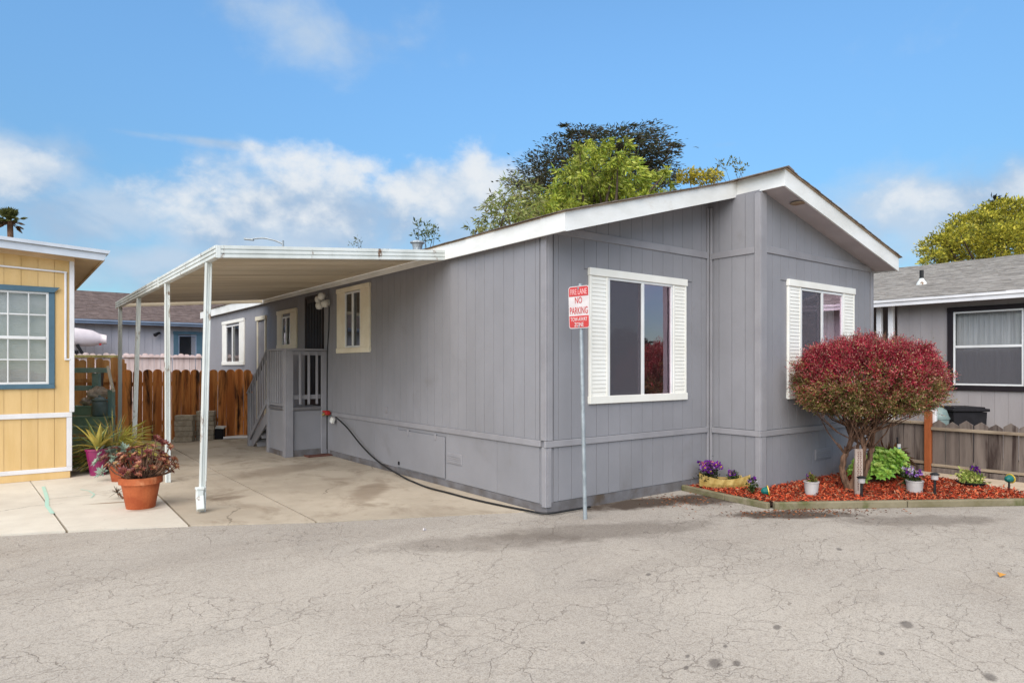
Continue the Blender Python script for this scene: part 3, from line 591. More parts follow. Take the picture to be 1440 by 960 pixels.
m = MB(); m.box(EXR+.001, EXR+.02, QP+.001, YB+.3, zr(EXR)+.002, zr(EXR)+FH-.003, .003); m.build('fascia_board', 'white', roof)
t0 = FH-.006
for (xa, xb, zf, ya) in ((EX-.03, RX+.02, zl, QY-.02), (RX-.03, EXR+.035, zr, QP-.02)):
    m = MB(); m.prism([(xa, zf(xa)+t0), (xb, zf(xb)+t0), (xb, zf(xb)+t0+.012), (xa, zf(xa)+t0+.012)], 'Y', ya, YB+.32); m.build('roof_deck', 'drip', roof)
sl_l = math.hypot(1, .2725); sl_r = math.hypot(1, .2415)
shingles(roof, (EX-.05, QY-.035, zl(EX-.05)+t0+.017), (0, 1, 0), (1, 0, .2725), YB+.7, (RX-EX+.03)*sl_l, .15, .33, thick=.009, jit=.010)
shingles(roof, (EXR+.055, QP-.035, zr(EXR+.055)+t0+.017), (0, 1, 0), (-1, 0, .2415), YB+1.4, (EXR-RX+.06)*sl_r, .15, .33, thick=.009, jit=.010)
# ragged shingle ends along the rakes
m = MB()
for (xa, xb, zf, ya) in ((EX-.05, RX+.03, zl, QY-.035), (RX-.03, EXR+.055, zr, QP-.035)):
    x = xa
    while x < xb-.02:
        w = min(random.uniform(.1, .16), xb-x); o_ = random.uniform(-.012, .006); h = random.uniform(.005, .010)
        m.prism([(x, zf(x)+t0+.013), (x+w, zf(x+w)+t0+.013), (x+w, zf(x+w)+t0+.013+h), (x, zf(x)+t0+.013+h)], 'Y', ya+o_, ya+.12); x += w+.002
props(m.build('rake_shingles', 'shingle', roof), kind='stuff')
m = MB()
for k in range(60):
    y = QY-.04+k*.27; m.prism([(RX-.13, zl(RX-.13)+t0+.022), (RX, zl(RX)+t0+.026), (RX+.13, zr(RX+.13)+t0+.022), (RX+.13, zr(RX+.13)+t0+.032), (RX, zl(RX)+t0+.042), (RX-.13, zl(RX-.13)+t0+.032)], 'Y', (y if k else QP-.04), y+.28)
props(m.build('ridge_cap', 'shingle', roof), kind='stuff')
# soffit down-light, roof vent pipe
q = Vector((3.52, -.98, 0)); zz = zr(q.x)+.02
m = MB(); m.lathe([(.0, -.012), (.075, -.012), (.095, -.004), (.10, .004)], (q.x, q.y, zz), 20); m.build('soffit_light', 'drip', roof)
pv = PX(587, 345, 1.2); zb_ = zl(1.2)+t0+.03
m = MB(); m.tube([(1.2, pv.y, zb_-.05), (1.2, pv.y, zb_+.16)], .085, 14); m.lathe([(.16, 0), (.16, .02), (.1, .05)], (1.2, pv.y, zb_+.01), 14)
m.lathe([(0, .30), (.13, .26), (.135, .235), (.10, .22), (.085, .15)], (1.2, pv.y, zb_), 14); m.build('roof_vent', 'steel', roof)
# windows and doors
window(house, 'Y', 0.0, (.644, 2.425, 1.185, 2.776), (.95, 2.15, 1.234, 2.688), slats=30, mull=1.565, screen=0, glz='glass', label='large sliding window with louvred shutters, left of the step in the front wall')
window(house, 'Y', YP, (3.60, 5.465, 1.184, 2.80), (3.92, 5.12, 1.25, 2.70), slats=30, mull=4.50, screen=0, glz='glass', curtain=(4.75, 5.12), label='sliding window with louvred shutters half hidden behind the red shrub')
for (o_, g_), mu, cu in zip(wins_x, (5.06, 8.42, 12.55), ((4.80, 5.0), (8.16, 8.40), None)):
    far = o_[0] > 11
    window(house, 'X', 0.0, o_, g_, trim='cream' if not far else 'trimwhite', mull=mu, head=.08, sill=.09, curtain=cu, hood=.004)  # cream on windows under the carport: its warm shade put into the trim colour
d = fb('door', 'doorwood', house, 'X', 0.0, 6.44, 7.26, .002, .02, .88, 2.95, b=.003)
m = MB(); m.fbox('X', 0.0, 6.40, 6.44, 0, .035, .86, 2.995); m.fbox('X', 0.0, 7.26, 7.30, 0, .035, .86, 2.995); m.fbox('X', 0.0, 6.44, 7.26, 0, .035, 2.95, 2.995); m.build('door_frame', 'doorwood', d)
for k in range(5): fb('door_panel', 'blackplastic', d, 'X', 0.0, 6.52+.145*k, 6.64+.145*k, .02, .028, 1.0, 2.86, b=.004)
m = MB(); m.tube([(-.03, 6.50, 1.85), (-.07, 6.50, 1.85)], .02, 8); m.obox((-.07, 6.54, 1.85), (.02, .1, .025), None, .005); m.build('handle', 'brass', d)
d = fb('door', 'doorpaint', house, 'X', 0.0, 9.86, 10.36, .002, .02, .3, 2.66, b=.003)
m = MB(); m.fbox('X', 0.0, 9.78, 9.86, 0, .035, .3, 2.70); m.fbox('X', 0.0, 10.36, 10.43, 0, .035, .3, 2.70); m.fbox('X', 0.0, 9.74, 10.47, 0, .06, 2.70, 2.79); m.build('door_frame', 'cream', d)
# flood light, spigot, wall cables, vents
fl = MB(); fl.obox((-.04, 6.12, 2.80), (.06, .1, .1), None, .01); fl = fl.build('flood_light', 'whiteplastic', house)
for y, z, dx in ((6.26, 2.86, .16), (6.08, 2.90, .17), (5.98, 2.76, .15), (6.12, 2.73, .2)):
    m = MB(); c_ = Vector((-dx, y, z)); m.lathe([(0, -.07), (.045, -.06), (.065, -.02), (.068, .02), (.05, .055), (0, .065)], c_, 14); m.build('lamp_head', 'whiteplastic', fl, smooth=True)
m = MB(); m.tube([(-.018, 6.10, 2.72), (-.02, 6.12, 2.3), (-.018, 6.18, 1.95), (-.018, 6.20, 1.0), (-.018, 6.20, .1)], .013, 6); m.build('wall_cable', 'black', house)
sp = MB(); sp.tube([(.0, 6.12, .77), (-.10, 6.12, .77), (-.14, 6.12, .73)], [.028, .03, .022], 10); sp.obox((-.05, 6.12, .77), (.10, .09, .09), None, .01); sp = sp.build('water_spigot', 'brass', house)
m = MB(); m.lathe([(0, 0), (.055, .0), (.06, .012), (.055, .024), (0, .024)], (-.12, 6.02, .80), 14); m.obox((-.1, 5.98, .78), (.09, .09, .07), None, .015); m.build('valve_wheel', 'red', sp)
m = MB(); m.obox((-.09, 5.78, .66), (.07, .1, .1), (.3, .2, 0), .02); m.build('pipe_wrap', 'whiteplastic', sp)
def vent(pl, c, u0, u1, z0, z1):
    v = fb('vent', 'greytrim', house, pl, c, u0, u1, .012, .024, z0, z1, b=.003)
    for k in range(4): fb('vent_slat', 'greytrim', v, pl, c, u0+.02, u1-.02, .024, .03, z0+.02+k*(z1-z0-.04)/4, z0+.02+(k+.55)*(z1-z0-.04)/4, b=.001)
vent('X', 0.0, 1.67, 2.03, .33, .47); vent('Y', YP, 4.32, 4.76, .30, .45)
fb('cover_plate', 'greytrim', house, 'X', 0.0, 3.78, 3.88, .012, .022, .90, 1.0)
# ------------------------------------------------------------------ carport
cp = thing('carport', 'white aluminium carport roof on four slim posts beside the grey home', 'carport', (-1.6, 5.5, 0))
CX0, CX1, CY0, CY1 = -2.95, EX-.024, 1.95, 9.80
zc = lambda x: 2.785+(x-CX0)*.0885
def ribbed(y, x0, x1):          # front beam: three rolled ribs
    m = MB()
    m.prism([(x0, zc(x0)), (x1, zc(x1)), (x1, zc(x1)+.135), (x0, zc(x0)+.135)], 'Y', y, y+.05)
    for a, b in ((.003, .035), (.05, .082), (.097, .133)):
        m.prism([(x0+.001, zc(x0)+a), (x1-.001, zc(x1)+a), (x1-.001, zc(x1)+b), (x0+.001, zc(x0)+b)], 'Y', y-.012, y-.0005)
    return m
ribbed(CY0, CX0+.03, CX1).build('front_beam', 'alu', cp)
m = MB()
m.box(CX0-.02, CX0+.03, CY0-.012, CY1, 2.783, 2.918, .003)
for a, b in ((2.787, 2.82), (2.835, 2.867), (2.882, 2.915)): m.box(CX0-.032, CX0-.0205, CY0-.01, CY1, a, b, .004)
m.build('side_beam', 'alu', cp)
m = MB(); m.box(CX0-.034, CX0-.018, 5.18, 5.24, 2.778, 2.922, .002); m.build('beam_splice', 'alu', cp)
m = MB(); m.prism([(CX0+.03, zc(CX0)+.03), (CX1, zc(CX1)+.03), (CX1, zc(CX1)+.13), (CX0+.03, zc(CX0)+.13)], 'Y', CY1-.05, CY1-.01); m.build('rear_beam', 'pan', cp)
m = MB(); x0, x1 = CX0+.031, CX1-.001; zz = lambda x: zc(x)+.088; W_ = .2
sec = [(.0, .03), (.012, .03), (.016, 0), (.078, 0), (.082, .012), (.112, .012), (.116, 0), (.168, 0), (.172, .05), (.192, .05), (.199, .03)]
V = [(x, y, zz(x)-zz(x0)+z+dz) for x in (0+x0, x1) for y, z in sec for dz in (0,)]; n = len(sec)
m.add([(x-x0, y, z) for x, y, z in V], [(i, i+1, n+i+1, n+i) for i in range(n-1)])
pm = m.mesh('roof_pan', 'pan')
for k in range(38): link('roof_pan', pm, cp, (x0, CY0+.051+k*.202, zz(x0)))
def post(x, y, dx=0.0, dy=0.0, zt=2.785):
    m = MB(); t = Vector((x, y, zt)); b_ = Vector((x+dx, y+dy, 0.0)); r_ = Vector((.024, 0, 0))
    m.bar(b_, t, .036, .05, .003, (0, 1, 0)); m.bar(b_+r_, t+r_, .016, .072, .003, (0, 1, 0)); m.bar(b_-r_, t-r_, .016, .072, .003, (0, 1, 0))
    m.bar(b_, t, .008, .062, .002, (0, 1, 0))
    return m.build('post', 'alu', cp)
p1 = post(-2.945, 2.37, -.055, .06); p2 = post(-2.945, 4.73, .01, .0); post(-2.945, 7.15, -.08, .0); post(-2.945, 9.40, -.01, 0)
m = MB(); b_ = Vector((-3.00, 2.43, 0)); k = Vector((-.02, -.10, 0))   # loose downspout boot at the foot of the front post
m.bar(b_+Vector((-.03, -.03, .27)), b_+Vector((-.035, -.035, .14)), .07, .07, .006); m.bar(b_+Vector((-.03, -.03, .18)), b_+k+Vector((-.02, -.02, .035)), .08, .07, .008)
m.obox(b_+Vector((-.03, -.03, .262)), (.085, .085, .03), None, .006); m.build('downspout_boot', 'alu', cp)
# ------------------------------------------------------------------ porch steps of the grey home
dk = thing('porch_stairs', 'grey painted wooden porch steps with baluster railing at the side door', 'stairs', (-.4, 6.9, 0))
DX, DY0, DY1, DZ = -.745, 6.25, 7.22, .86
def pb(name, *a, b=.005, mt='greytrim'): m = MB(); m.box(*a, b=b); return m.build(name, mt, dk)
pb('post', DX-.045, DX-.005, DY0-.04, DY0+.10, 0, 1.91); pb('post', DX-.004, DX+.10, DY0-.045, DY0-.006, 0, 1.912)
pb('post', DX-.045, DX+.045, DY1-.05, DY1+.05, 0, 1.95); pb('post', -.125, -.018, DY0-.045, DY0-.005, .02, 1.905); pb('post', DX-.045, DX+.045, 8.42, 8.51, 0, 1.08)
pb('top_rail', DX-.05, -.012, DY0-.06, DY0+.06, 1.912, 1.948); pb('top_rail', DX-.05, DX+.05, DY0+.061, DY1+.05, 1.915, 1.95)
pb('upper_rail', DX+.10, -.125, DY0-.03, DY0+.005, 1.83, 1.905); pb('bottom_rail', DX+.10, -.125, DY0-.005, DY0+.03, 1.03, 1.11); pb('bottom_rail', DX-.02, DX+.02, DY0+.10, DY1-.05, .905, .945)
for x in (-.52, -.36, -.21): pb('baluster', x-.022, x+.022, DY0-.048, DY0-.031, .94, 1.895)
for i in range(6): y = DY0+.19+i*.125; pb('baluster', DX-.03, DX+.005, y-.018, y+.018, .946, 1.914)
pb('floor_board', DX+.0, -.012, DY0-.005, DY0+.14, DZ-.036, DZ)
for i in range(6): y = DY0+.145+i*.143; pb('floor_board', DX+.0, -.012, y, y+.138, DZ-.036, DZ)
pb('rim_board', DX+.10, -.126, DY0-.045, DY0-.007, DZ-.02, DZ+.03, mt='greyfloor'); pb('rim_board', DX-.04, DX-.002, DY0+.10, DY1-.05, DZ-.02, DZ+.03, mt='greyfloor')
pb('skirt_panel', DX+.10, -.02, DY0-.004, DY0+.01, .10, DZ-.04, b=.002, mt='grey'); pb('skirt_panel', DX-.004, DX+.01, DY0+.10, DY1-.05, .07, DZ-.04, b=.002, mt='grey')
pb('base_board', DX+.10, -.02, DY0-.02, DY0-.005, .0, .12, mt='greyfloor'); pb('base_board', DX-.02, DX-.005, DY0+.10, DY1-.05, .0, .09, mt='greyfloor')
for i in range(4):
    y = DY1+.06+i*.30; z = DZ-.17*(i+1); pb('tread', DX+.05, -.03, y, y+.30, z-.035, z, mt='greyfloor'); pb('riser', DX+.06, -.03, y+.01, y+.03, z-.16 if i < 3 else .0, z-.036)
m = MB(); m.bar((DX+.03, DY1+.02, .76), (DX+.03, 8.48, .02), .035, .20, .004); m.build('stringer', 'greytrim', dk)
m = MB(); m.bar((DX-.02, DY1+.03, 1.93), (DX-.02, 8.50, 1.08), .085, .035, .004); m.build('hand_rail', 'greytrim', dk)
m = MB(); m.bar((DX-.02, DY1+.06, .98), (DX-.02, 8.44, .16), .03, .08, .004); m.build('bottom_rail', 'greytrim', dk)
for i in range(8):
    t = (i+.6)/8.4; y = DY1+.06+t*1.3; pb('baluster', DX-.045, DX-.025, y-.02, y+.02, .95-.83*t, 1.90-.84*t)
mt_ = thing('door_mat', 'faded red mat lying on the ground at the foot of the porch', 'mat', (-.21, 6.10, .004))
m = MB(); m.box(-.44, .0, 5.97, 6.19, .001, .022, .006); m.build('mat_pad', 'redmat', mt_)
m = MB(); m.box(-.455, -.44, 5.96, 6.20, .001, .027, .003); m.box(.0, .012, 5.96, 6.20, .001, .027, .003); m.build('binding', 'redmat', mt_)
# ------------------------------------------------------------------ hose
hs = []
for x, y, X_ in ((472, 586, -.13), (488, 601, -.12), (510, 628, -.10), (535, 651, -.09)): hs.append(PX(x, y, X_))
for x, y in ((575, 676), (600, 686), (630, 694), (660, 702), (700, 711), (740, 719), (768, 723.5), (800, 719), (830, 714)): p = G(x, y); p.z = .014; hs.append(p)
def smooth(pts, k=6):
    out = []; P = [Vector(p) for p in pts]
    for i in range(len(P)-1):
        a, b, c, d = P[max(i-1, 0)], P[i], P[i+1], P[min(i+2, len(P)-1)]
        for j in range(k):
            t = j/k; out.append(.5*((2*b)+(c-a)*t+(2*a-5*b+4*c-d)*t*t+(3*b-a-3*c+d)*t**3))
    return out+[P[-1]]
hs = [Vector((p.x, p.y, max(p.z, .014))) for p in smooth(hs)]
m = MB(); m.tube(hs, .0125, 8); ho = m.build('garden_hose', 'black', None, smooth=True, loc=hs[0])
props(ho, 'black garden hose drooping from the wall spigot along the foot of the grey wall', 'hose')
# ------------------------------------------------------------------ fence boards with rounded or clipped tops
def picket_mesh(w, h, t, top, mats, name='picket', flat_='Y'):
    m = MB()
    if top == 'round': pts = [(-w/2, 0), (w/2, 0)]+[(w/2*math.cos(a), h-w*.42+w*.42*math.sin(a)) for a in [math.pi*i/8 for i in range(9)]]
    elif top == 'ear': pts = [(-w/2, 0), (w/2, 0), (w/2, h-w*.22), (w*.2, h), (-w*.2, h), (-w/2, h-w*.22)]
    elif top == 'point': pts = [(-w/2, 0), (w/2, 0), (w/2, h-w*.34), (0, h), (-w/2, h-w*.34)]
    else: pts = [(-w/2, 0), (w/2, 0), (w/2, h), (-w/2, h)]
    if flat_ == 'Y': m.prism(pts, 'Y', -t/2, t/2)
    else: m.prism(pts, 'X', -t/2, t/2)
    return m.mesh(name, mats)
fn = thing('board_fence', 'brown stained board fence with rounded tops closing the back of the carport', 'fence', (-1.35, 10.7, 0))
pk = [picket_mesh(w, h, .02, 'round', 'redwood') for w, h in ((.183, 1.555), (.178, 1.545), (.186, 1.55))]
x = -2.66
for k in range(14): link('picket', pk[k % 3], fn, (x, 10.68+random.uniform(-.004, .004), random.uniform(.0, .015)), (0, random.uniform(-.006, .006), 0)); x += .1915
for z in (.35, 1.2): q1('rail', 'redwood', fn, -2.78, -.03, 10.70, 10.75, z, z+.085)
for x in (-2.80, -1.4, -.08): q1('post', 'redwood', fn, x-.045, x+.045, 10.755, 10.84, 0, 1.45)
ft = thing('board_fence', 'weathered tan board fence behind the teal porch railing', 'fence', (-3.4, 11.4, 0))
pk2 = [picket_mesh(.14, h, .02, 'ear', 'tanwood') for h in (1.80, 1.77, 1.83)]
for k in range(13): link('picket', pk2[k % 3], ft, (-4.44+k*.148, 11.4+random.uniform(-.006, .006), 0), (0, random.uniform(-.012, .012), 0))
q1('rail', 'tanwood', ft, -4.5, -2.6, 11.33, 11.385, 1.28, 1.36); q1('rail', 'tanwood', ft, -4.5, -2.6, 11.33, 11.385, .4, .48)
for x in (-4.5, -2.62): q1('post', 'tanwood', ft, x-.045, x+.045, 11.415, 11.5, 0, 1.7)
fw = thing('picket_fence', 'pale peeling picket fence with a mossy rail in front of the rear house', 'fence', (-1.4, 16.6, 0))
pk3 = [picket_mesh(.15, h, .02, 'ear', 'palewood') for h in (2.00, 1.98, 2.02)]
for k in range(32): link('picket', pk3[k % 3], fw, (-4.2+k*.163, 16.6+random.uniform(-.006, .006), 0), (0, random.uniform(-.01, .01), 0))
q1('rail', 'moss', fw, -4.3, -2.1, 16.52, 16.585, 1.88, 1.95); q1('rail', 'palewood', fw, -2.098, .95, 16.52, 16.585, 1.89, 1.95); q1('rail', 'palewood', fw, -4.3, .95, 16.53, 16.585, .6, .68)
for x in (-4.2, -2.1, -.1): q1('post', 'palewood', fw, x-.05, x+.05, 16.615, 16.71, 0, 1.95)
# right fence
fr = thing('low_fence', 'low weathered grey board fence with pointed tops and an orange post', 'fence', (6.52, -2.5, 0))
pk4 = [picket_mesh(.172, h, .02, 'point', 'greywood', flat_='X') for h in (.79, .77, .80)]
pk5 = [picket_mesh(.155, h, .02, 'flat', 'greywood', flat_='X') for h in (.70, .71)]
k = 0; y = -1.56
while y > -4.4: link('picket', pk4[k % 3], fr, (6.545, y+random.uniform(-.004, .004), .02), (random.uniform(-.008, .008), 0, 0)); y -= .181; k += 1
for k in range(14): link('picket', pk5[k % 2], fr, (6.56, -1.30+k*.163, .03))
q1('top_rail', 'greyrail', fr, 6.48, 6.534, -4.6, -1.47, .655, .698); q1('bottom_rail', 'greyrail', fr, 6.49, 6.534, -4.6, -1.47, .10, .14)
q1('top_rail', 'greyrail', fr, 6.50, 6.62, -1.375, 1.0, .732, .772); q1('bottom_rail', 'greyrail', fr, 6.49, 6.549, -1.375, 1.0, .125, .17)
q1('kick_board', 'greywood', fr, 6.50, 6.53, -4.6, -1.47, .0, .085); q1('kick_board', 'greywood', fr, 6.51, 6.545, -1.375, 1.0, .0, .10)
q1('post', 'orangepost', fr, 6.47, 6.56, -1.468, -1.378, 0, .93, b=.006)['label'] = 'orange stained fence post'
q1('post', 'ywhite', fr, 6.575, 6.65, -1.50, -1.43, 0, .96, b=.006)
# ------------------------------------------------------------------ yellow house
yh = thing('yellow_house', 'yellow board sided house with white trim and blue framed window', 'house', (-4, 6.05, 0))
YX = -3.99; YY = 6.05
W_y = sheet('wall', 'yellow', yh, 'Y', YY, -9.5, YX, 0, 3.30, [(-5.42, -4.247, 1.37, 2.69)])
siding(W_y, 'Y', YY, -9.5, YX-.012, .957, 3.20, .193, 'yellow', [(-5.56, -4.19, 1.33, 2.74)], start=.085)
siding(W_y, 'Y', YY, -9.5, YX-.05, .162, .884, .193, 'yellow', start=.085, name='skirt_board')
m = MB(); m.add([(YX, YY, 0), (YX, 11.0, 0), (YX, 11.0, 3.3), (YX, YY, 3.3)], [(0, 1, 2, 3)]); m.add([(-9.5, 11.0, 0), (YX, 11.0, 0), (YX, 11.0, 3.3), (-9.5, 11.0, 3.3)], [(0, 3, 2, 1)]); m.build('wall', 'yellow', yh)
fb('base_board', 'yellow', yh, 'Y', YY, -9.5, YX+.0, .0, .03, .0, .10); fb('trim_board', 'ywhite', yh, 'Y', YY, -9.5, YX+.022, .0, .036, .102, .161)
fb('belt_board', 'ywhite', yh, 'Y', YY, -9.5, YX+.022, .0, .038, .886, .956); fb('corner_board', 'ywhite', yh, 'Y', YY, YX-.045, YX+.022, .0, .034, .163, .884); fb('corner_board', 'ywhite', yh, 'Y', YY, YX-.01, YX+.05, .0, .036, .958, 3.19)
w = window(yh, 'Y', YY, (-5.52, -4.176, 1.306, 2.762), (-5.42, -4.247, 1.37, 2.69), trim='blue', head=.072, sill=.064, split='h', mull=2.03, hood=.0, blinds=44, room='curtain', proud=.03, depth=.3)
m = MB(); m.prism([(-5.58, 2.762), (-4.116, 2.762), (-4.185, 2.688), (-5.51, 2.688)], 'Y', YY-.052, YY-.043); m.build('head_trim', 'blue', w)
for i in range(1, 5):
    x = -5.42+i*.2346; fb('muntin', 'sash', w, 'Y', YY, x-.008, x+.008, .005, .022, 1.40, 2.008, b=.002); fb('muntin', 'sash', w, 'Y', YY, x-.008, x+.008, .009, .026, 2.052, 2.66, b=.002)
for z in (1.72, 2.36): fb('muntin', 'sash', w, 'Y', YY, -5.39, -4.28, .0035, .0205, z-.009, z+.009, b=.002)
m = MB(); m.bar((-6.5, YY-.03, 3.075), (-4.03, YY-.03, 2.992), .022, .024, .004); m.box(-4.063, -4.035, YY-.042, YY-.018, 1.74, 3.0, .004); m.box(-4.062, -3.99, YY-.041, YY-.019, 1.716, 1.738, .003); m.build('conduit', 'ywhite', yh)
zy = lambda x: 3.174+(x+3.643)*-.051
m = MB(); m.prism([(-9.6, zy(-9.6)+.02), (-3.62, zy(-3.62)+.02), (-3.62, zy(-3.62)+.12), (-9.6, zy(-9.6)+.12)], 'Y', 5.78, 11.3); rf = m.build('roof', 'ysoffit', yh)
m = MB(); m.prism([(-9.6, zy(-9.6)), (-3.60, zy(-3.60)), (-3.56, zy(-3.56)+.10), (-9.6, zy(-9.6)+.105)], 'Y', 5.735, 5.779); m.build('fascia_board', 'greyroof', rf)
m = MB(); m.prism([(-9.6, zy(-9.6)+.107), (-3.54, zy(-3.54)+.104), (-3.52, zy(-3.52)+.15), (-9.6, zy(-9.6)+.16)], 'Y', 5.70, 11.35); m.build('metal_edge', 'greyroof', rf)
m = MB(); m.box(-3.619, -3.585, 5.78, 11.3, zy(-3.6)+.0, zy(-3.6)+.098, .004); m.build('fascia_board', 'ysoffit', rf)
m = MB(); m.prism([(-9.5, zy(-9.5)-.03), (YX+.05, zy(YX)-.035), (YX+.05, zy(YX)+.02), (-9.5, zy(-9.5)+.02)], 'Y', 6.0, 6.04); m.build('frieze_board', 'ysoffit', yh)
# teal porch steps with railing beside it
tp = thing('porch_stairs', 'weathered teal and green wooden steps with railing beside the yellow house', 'stairs', (-3.5, 8.9, 0))
def pxbox(name, mt, root, x0, y0, x1, y1, D, th=.05, b=.005):
    a = PD(x0, y1, D); c_ = PD(x1, y0, D); mid = (a+c_)/2; w_ = (Vector((c_.x-a.x, c_.y-a.y, 0))).length; h_ = c_.z-a.z
    m = MB(); m.obox(mid+FW*th/2, (w_, th, h_), (0, 0, -ALPHA), b); return m.build(name, mt, root)
pxbox('top_rail', 'teal', tp, 92, 517, 150, 524, 12.3, .06); pxbox('mid_rail', 'teal', tp, 92, 542, 129, 549, 12.3, .05); pxbox('post', 'teal', tp, 129, 524.5, 138, 642, 12.35, .09); pxbox('post', 'teal', tp, 151, 548, 158, 648, 12.0, .09)
m = MB(); a = PD(152, 517, 12.1); c_ = PD(159, 548, 11.6); m.bar(a, c_, .09, .04, .004, RT); m.build('slanted_rail', 'cream', tp)
m = MB(); a = PD(144, 518, 12.6); c_ = PD(141, 560, 12.6); m.bar(a, c_, .06, .04, .004, RT); m.build('brace', 'greywood', tp)
for i, (y0, y1, D) in enumerate(((571, 584, 12.0), (586, 598, 11.7), (600, 612, 11.4), (616, 640, 11.1))):
    pxbox('riser', 'tealgreen', tp, 92, y0, 150, y1, D, .03)
    a = PD(92, y0, D); c_ = PD(150, y0, D); m = MB(); m.obox((a+c_)/2+FW*.14-UP*.012, ((c_-a).length, .30, .024), (0, 0, -ALPHA), .003); m.build('tread', 'tealgreen', tp)
jr = PD(140, 585, 11.85); zb0 = PD(140, 571.5, 12.0).z
j = thing('lidded_jar', 'grey green lidded ceramic jar standing on the teal steps', 'jar', (jr.x, jr.y, PD(140, 586, 11.7).z))
m = MB(); m.lathe([(0, 0), (.10, 0), (.125, .05), (.128, .2), (.12, .25), (.105, .27)], wloc(j), 20); m.build('jar_body', 'jar', j, smooth=True)
m = MB(); m.lathe([(.112, .272), (.13, .28), (.13, .30), (.06, .335), (.02, .345), (.025, .37), (0, .375)], wloc(j), 20); m.build('lid', 'jar', j, smooth=True)
def rock(name, c, r, label, cat, mats, seed=1, sc_=(1, 1, 1), kind=None, n=(14, 9), amp=.25):
    rr = np.random.default_rng(seed); ph = rr.uniform(0, 6.28, 8); m = MB(); V = []
    for i in range(n[1]+1):
        th = math.pi*i/n[1]
        for k in range(n[0]):
            f = 2*math.pi*k/n[0]; k_ = 1+amp*(math.sin(3*f+ph[0])*math.sin(2*th+ph[1])+.6*math.sin(5*f+ph[2])*math.sin(4*th+ph[3])+.4*math.sin(9*f+ph[4])*math.sin(7*th))
            V.append(Vector(c)+Vector((math.sin(th)*math.cos(f)*sc_[0], math.sin(th)*math.sin(f)*sc_[1], math.cos(th)*sc_[2]))*r*k_)
    m.add(V, [(i*n[0]+k, i*n[0]+(k+1) % n[0], (i+1)*n[0]+(k+1) % n[0], (i+1)*n[0]+k) for i in range(n[1]) for k in range(n[0])])
    o = m.build(name, mats, None, smooth=True, loc=Vector(c)-Vector((0, 0, r*sc_[2]*.8))); return props(o, label, cat, kind=kind)
p = PD(139, 553, 12.25); rock('shell_stone', p, .14, 'large pale ruffled shell stone on top of the teal steps', 'stone', 'stone', 3, (1.2, .9, .75), n=(24, 14))
p = PD(122, 564, 12.2); rock('shell_stone', p, .085, 'small rough shell stone left of the jar on the teal steps', 'stone', 'stone', 8, (1.2, .9, .8), n=(20, 12))
# ------------------------------------------------------------------ things along the brown fence
def blockstack(cx_, cy_, n, w, h, who, ang):
    m = MB(); m.obox((0, 0, h/2), (w, .22, h-.006), None, .008); me = m.mesh('paver', 'paver')
    words_ = ['bottom', 'second from the bottom', 'third from the bottom', 'fourth from the bottom', 'fifth from the bottom', 'sixth from the bottom']
    for i in range(n):
        wd = 'top' if i == n-1 else words_[i]
        o = link('paver', me, None, (cx_+random.uniform(-.012, .012), cy_, i*h), (0, 0, ang+random.uniform(-.03, .03)))
        props(o, f'grey concrete paver, {wd} of the {who} stack by the brown fence', 'paver', 'grey pavers stacked against the brown fence')
q = G(260, 620.5); blockstack(q.x, q.y, 5, .37, .115, 'left lower', -.5); q = G(286, 618); blockstack(q.x+.05, q.y-.02, 6, .37, .107, 'right taller', -.45)
q = G(211, 616.5); t = thing('flower_pot', 'small dark red pot standing left of the second carport post', 'pot', (q.x, q.y, 0), 'small pots by the brown fence')
m = MB(); m.lathe([(0, .001), (.07, .001), (.095, .12), (.085, .13), (.078, .11)], wloc(t), 16); m.build('pot', 'blackplastic', t, smooth=True); m = MB(); m.lathe([(.088, .085), (.101, .095), (.103, .135), (.092, .14)], wloc(t), 16); m.build('rim', 'red', t, smooth=True)
q = G(229, 618); t = thing('flower_pot', 'small dark red pot between the second carport post and the paver stacks', 'pot', (q.x, q.y, 0), 'small pots by the brown fence')
m = MB(); m.lathe([(0, .001), (.08, .001), (.105, .15), (.095, .16), (.088, .13)], wloc(t), 16); m.build('pot', 'red', t, smooth=True); m = MB(); m.lathe([(.10, .13), (.115, .135), (.117, .175), (.10, .18)], wloc(t), 16); m.build('rim', 'blackplastic', t, smooth=True)
q = G(302, 617); t = thing('storage_tub', 'low dark tub with pale lid between pavers and porch stairs', 'tub', (q.x, q.y, 0))
m = MB(); m.obox(Vector((q.x, q.y+.05, .12)), (.42, .3, .24), (0, 0, -.4), .02); m.build('tub_body', 'blackplastic', t); m = MB(); m.obox(Vector((q.x, q.y+.05, .265)), (.46, .34, .03), (.03, .05, -.4), .01); m.build('lid', 'alu', t)
a, b = G(314, 617.5), G(353, 616); m = MB(); m.tube([(a.x, a.y, .03), ((a.x+b.x)/2, (a.y+b.y)/2, .032), (b.x, b.y, .03)], .028, 10)
props(m.build('white_pipe', 'ywhite', None, loc=(a.x, a.y, .03)), 'white plastic pipe lying along the foot of the brown fence', 'pipe')
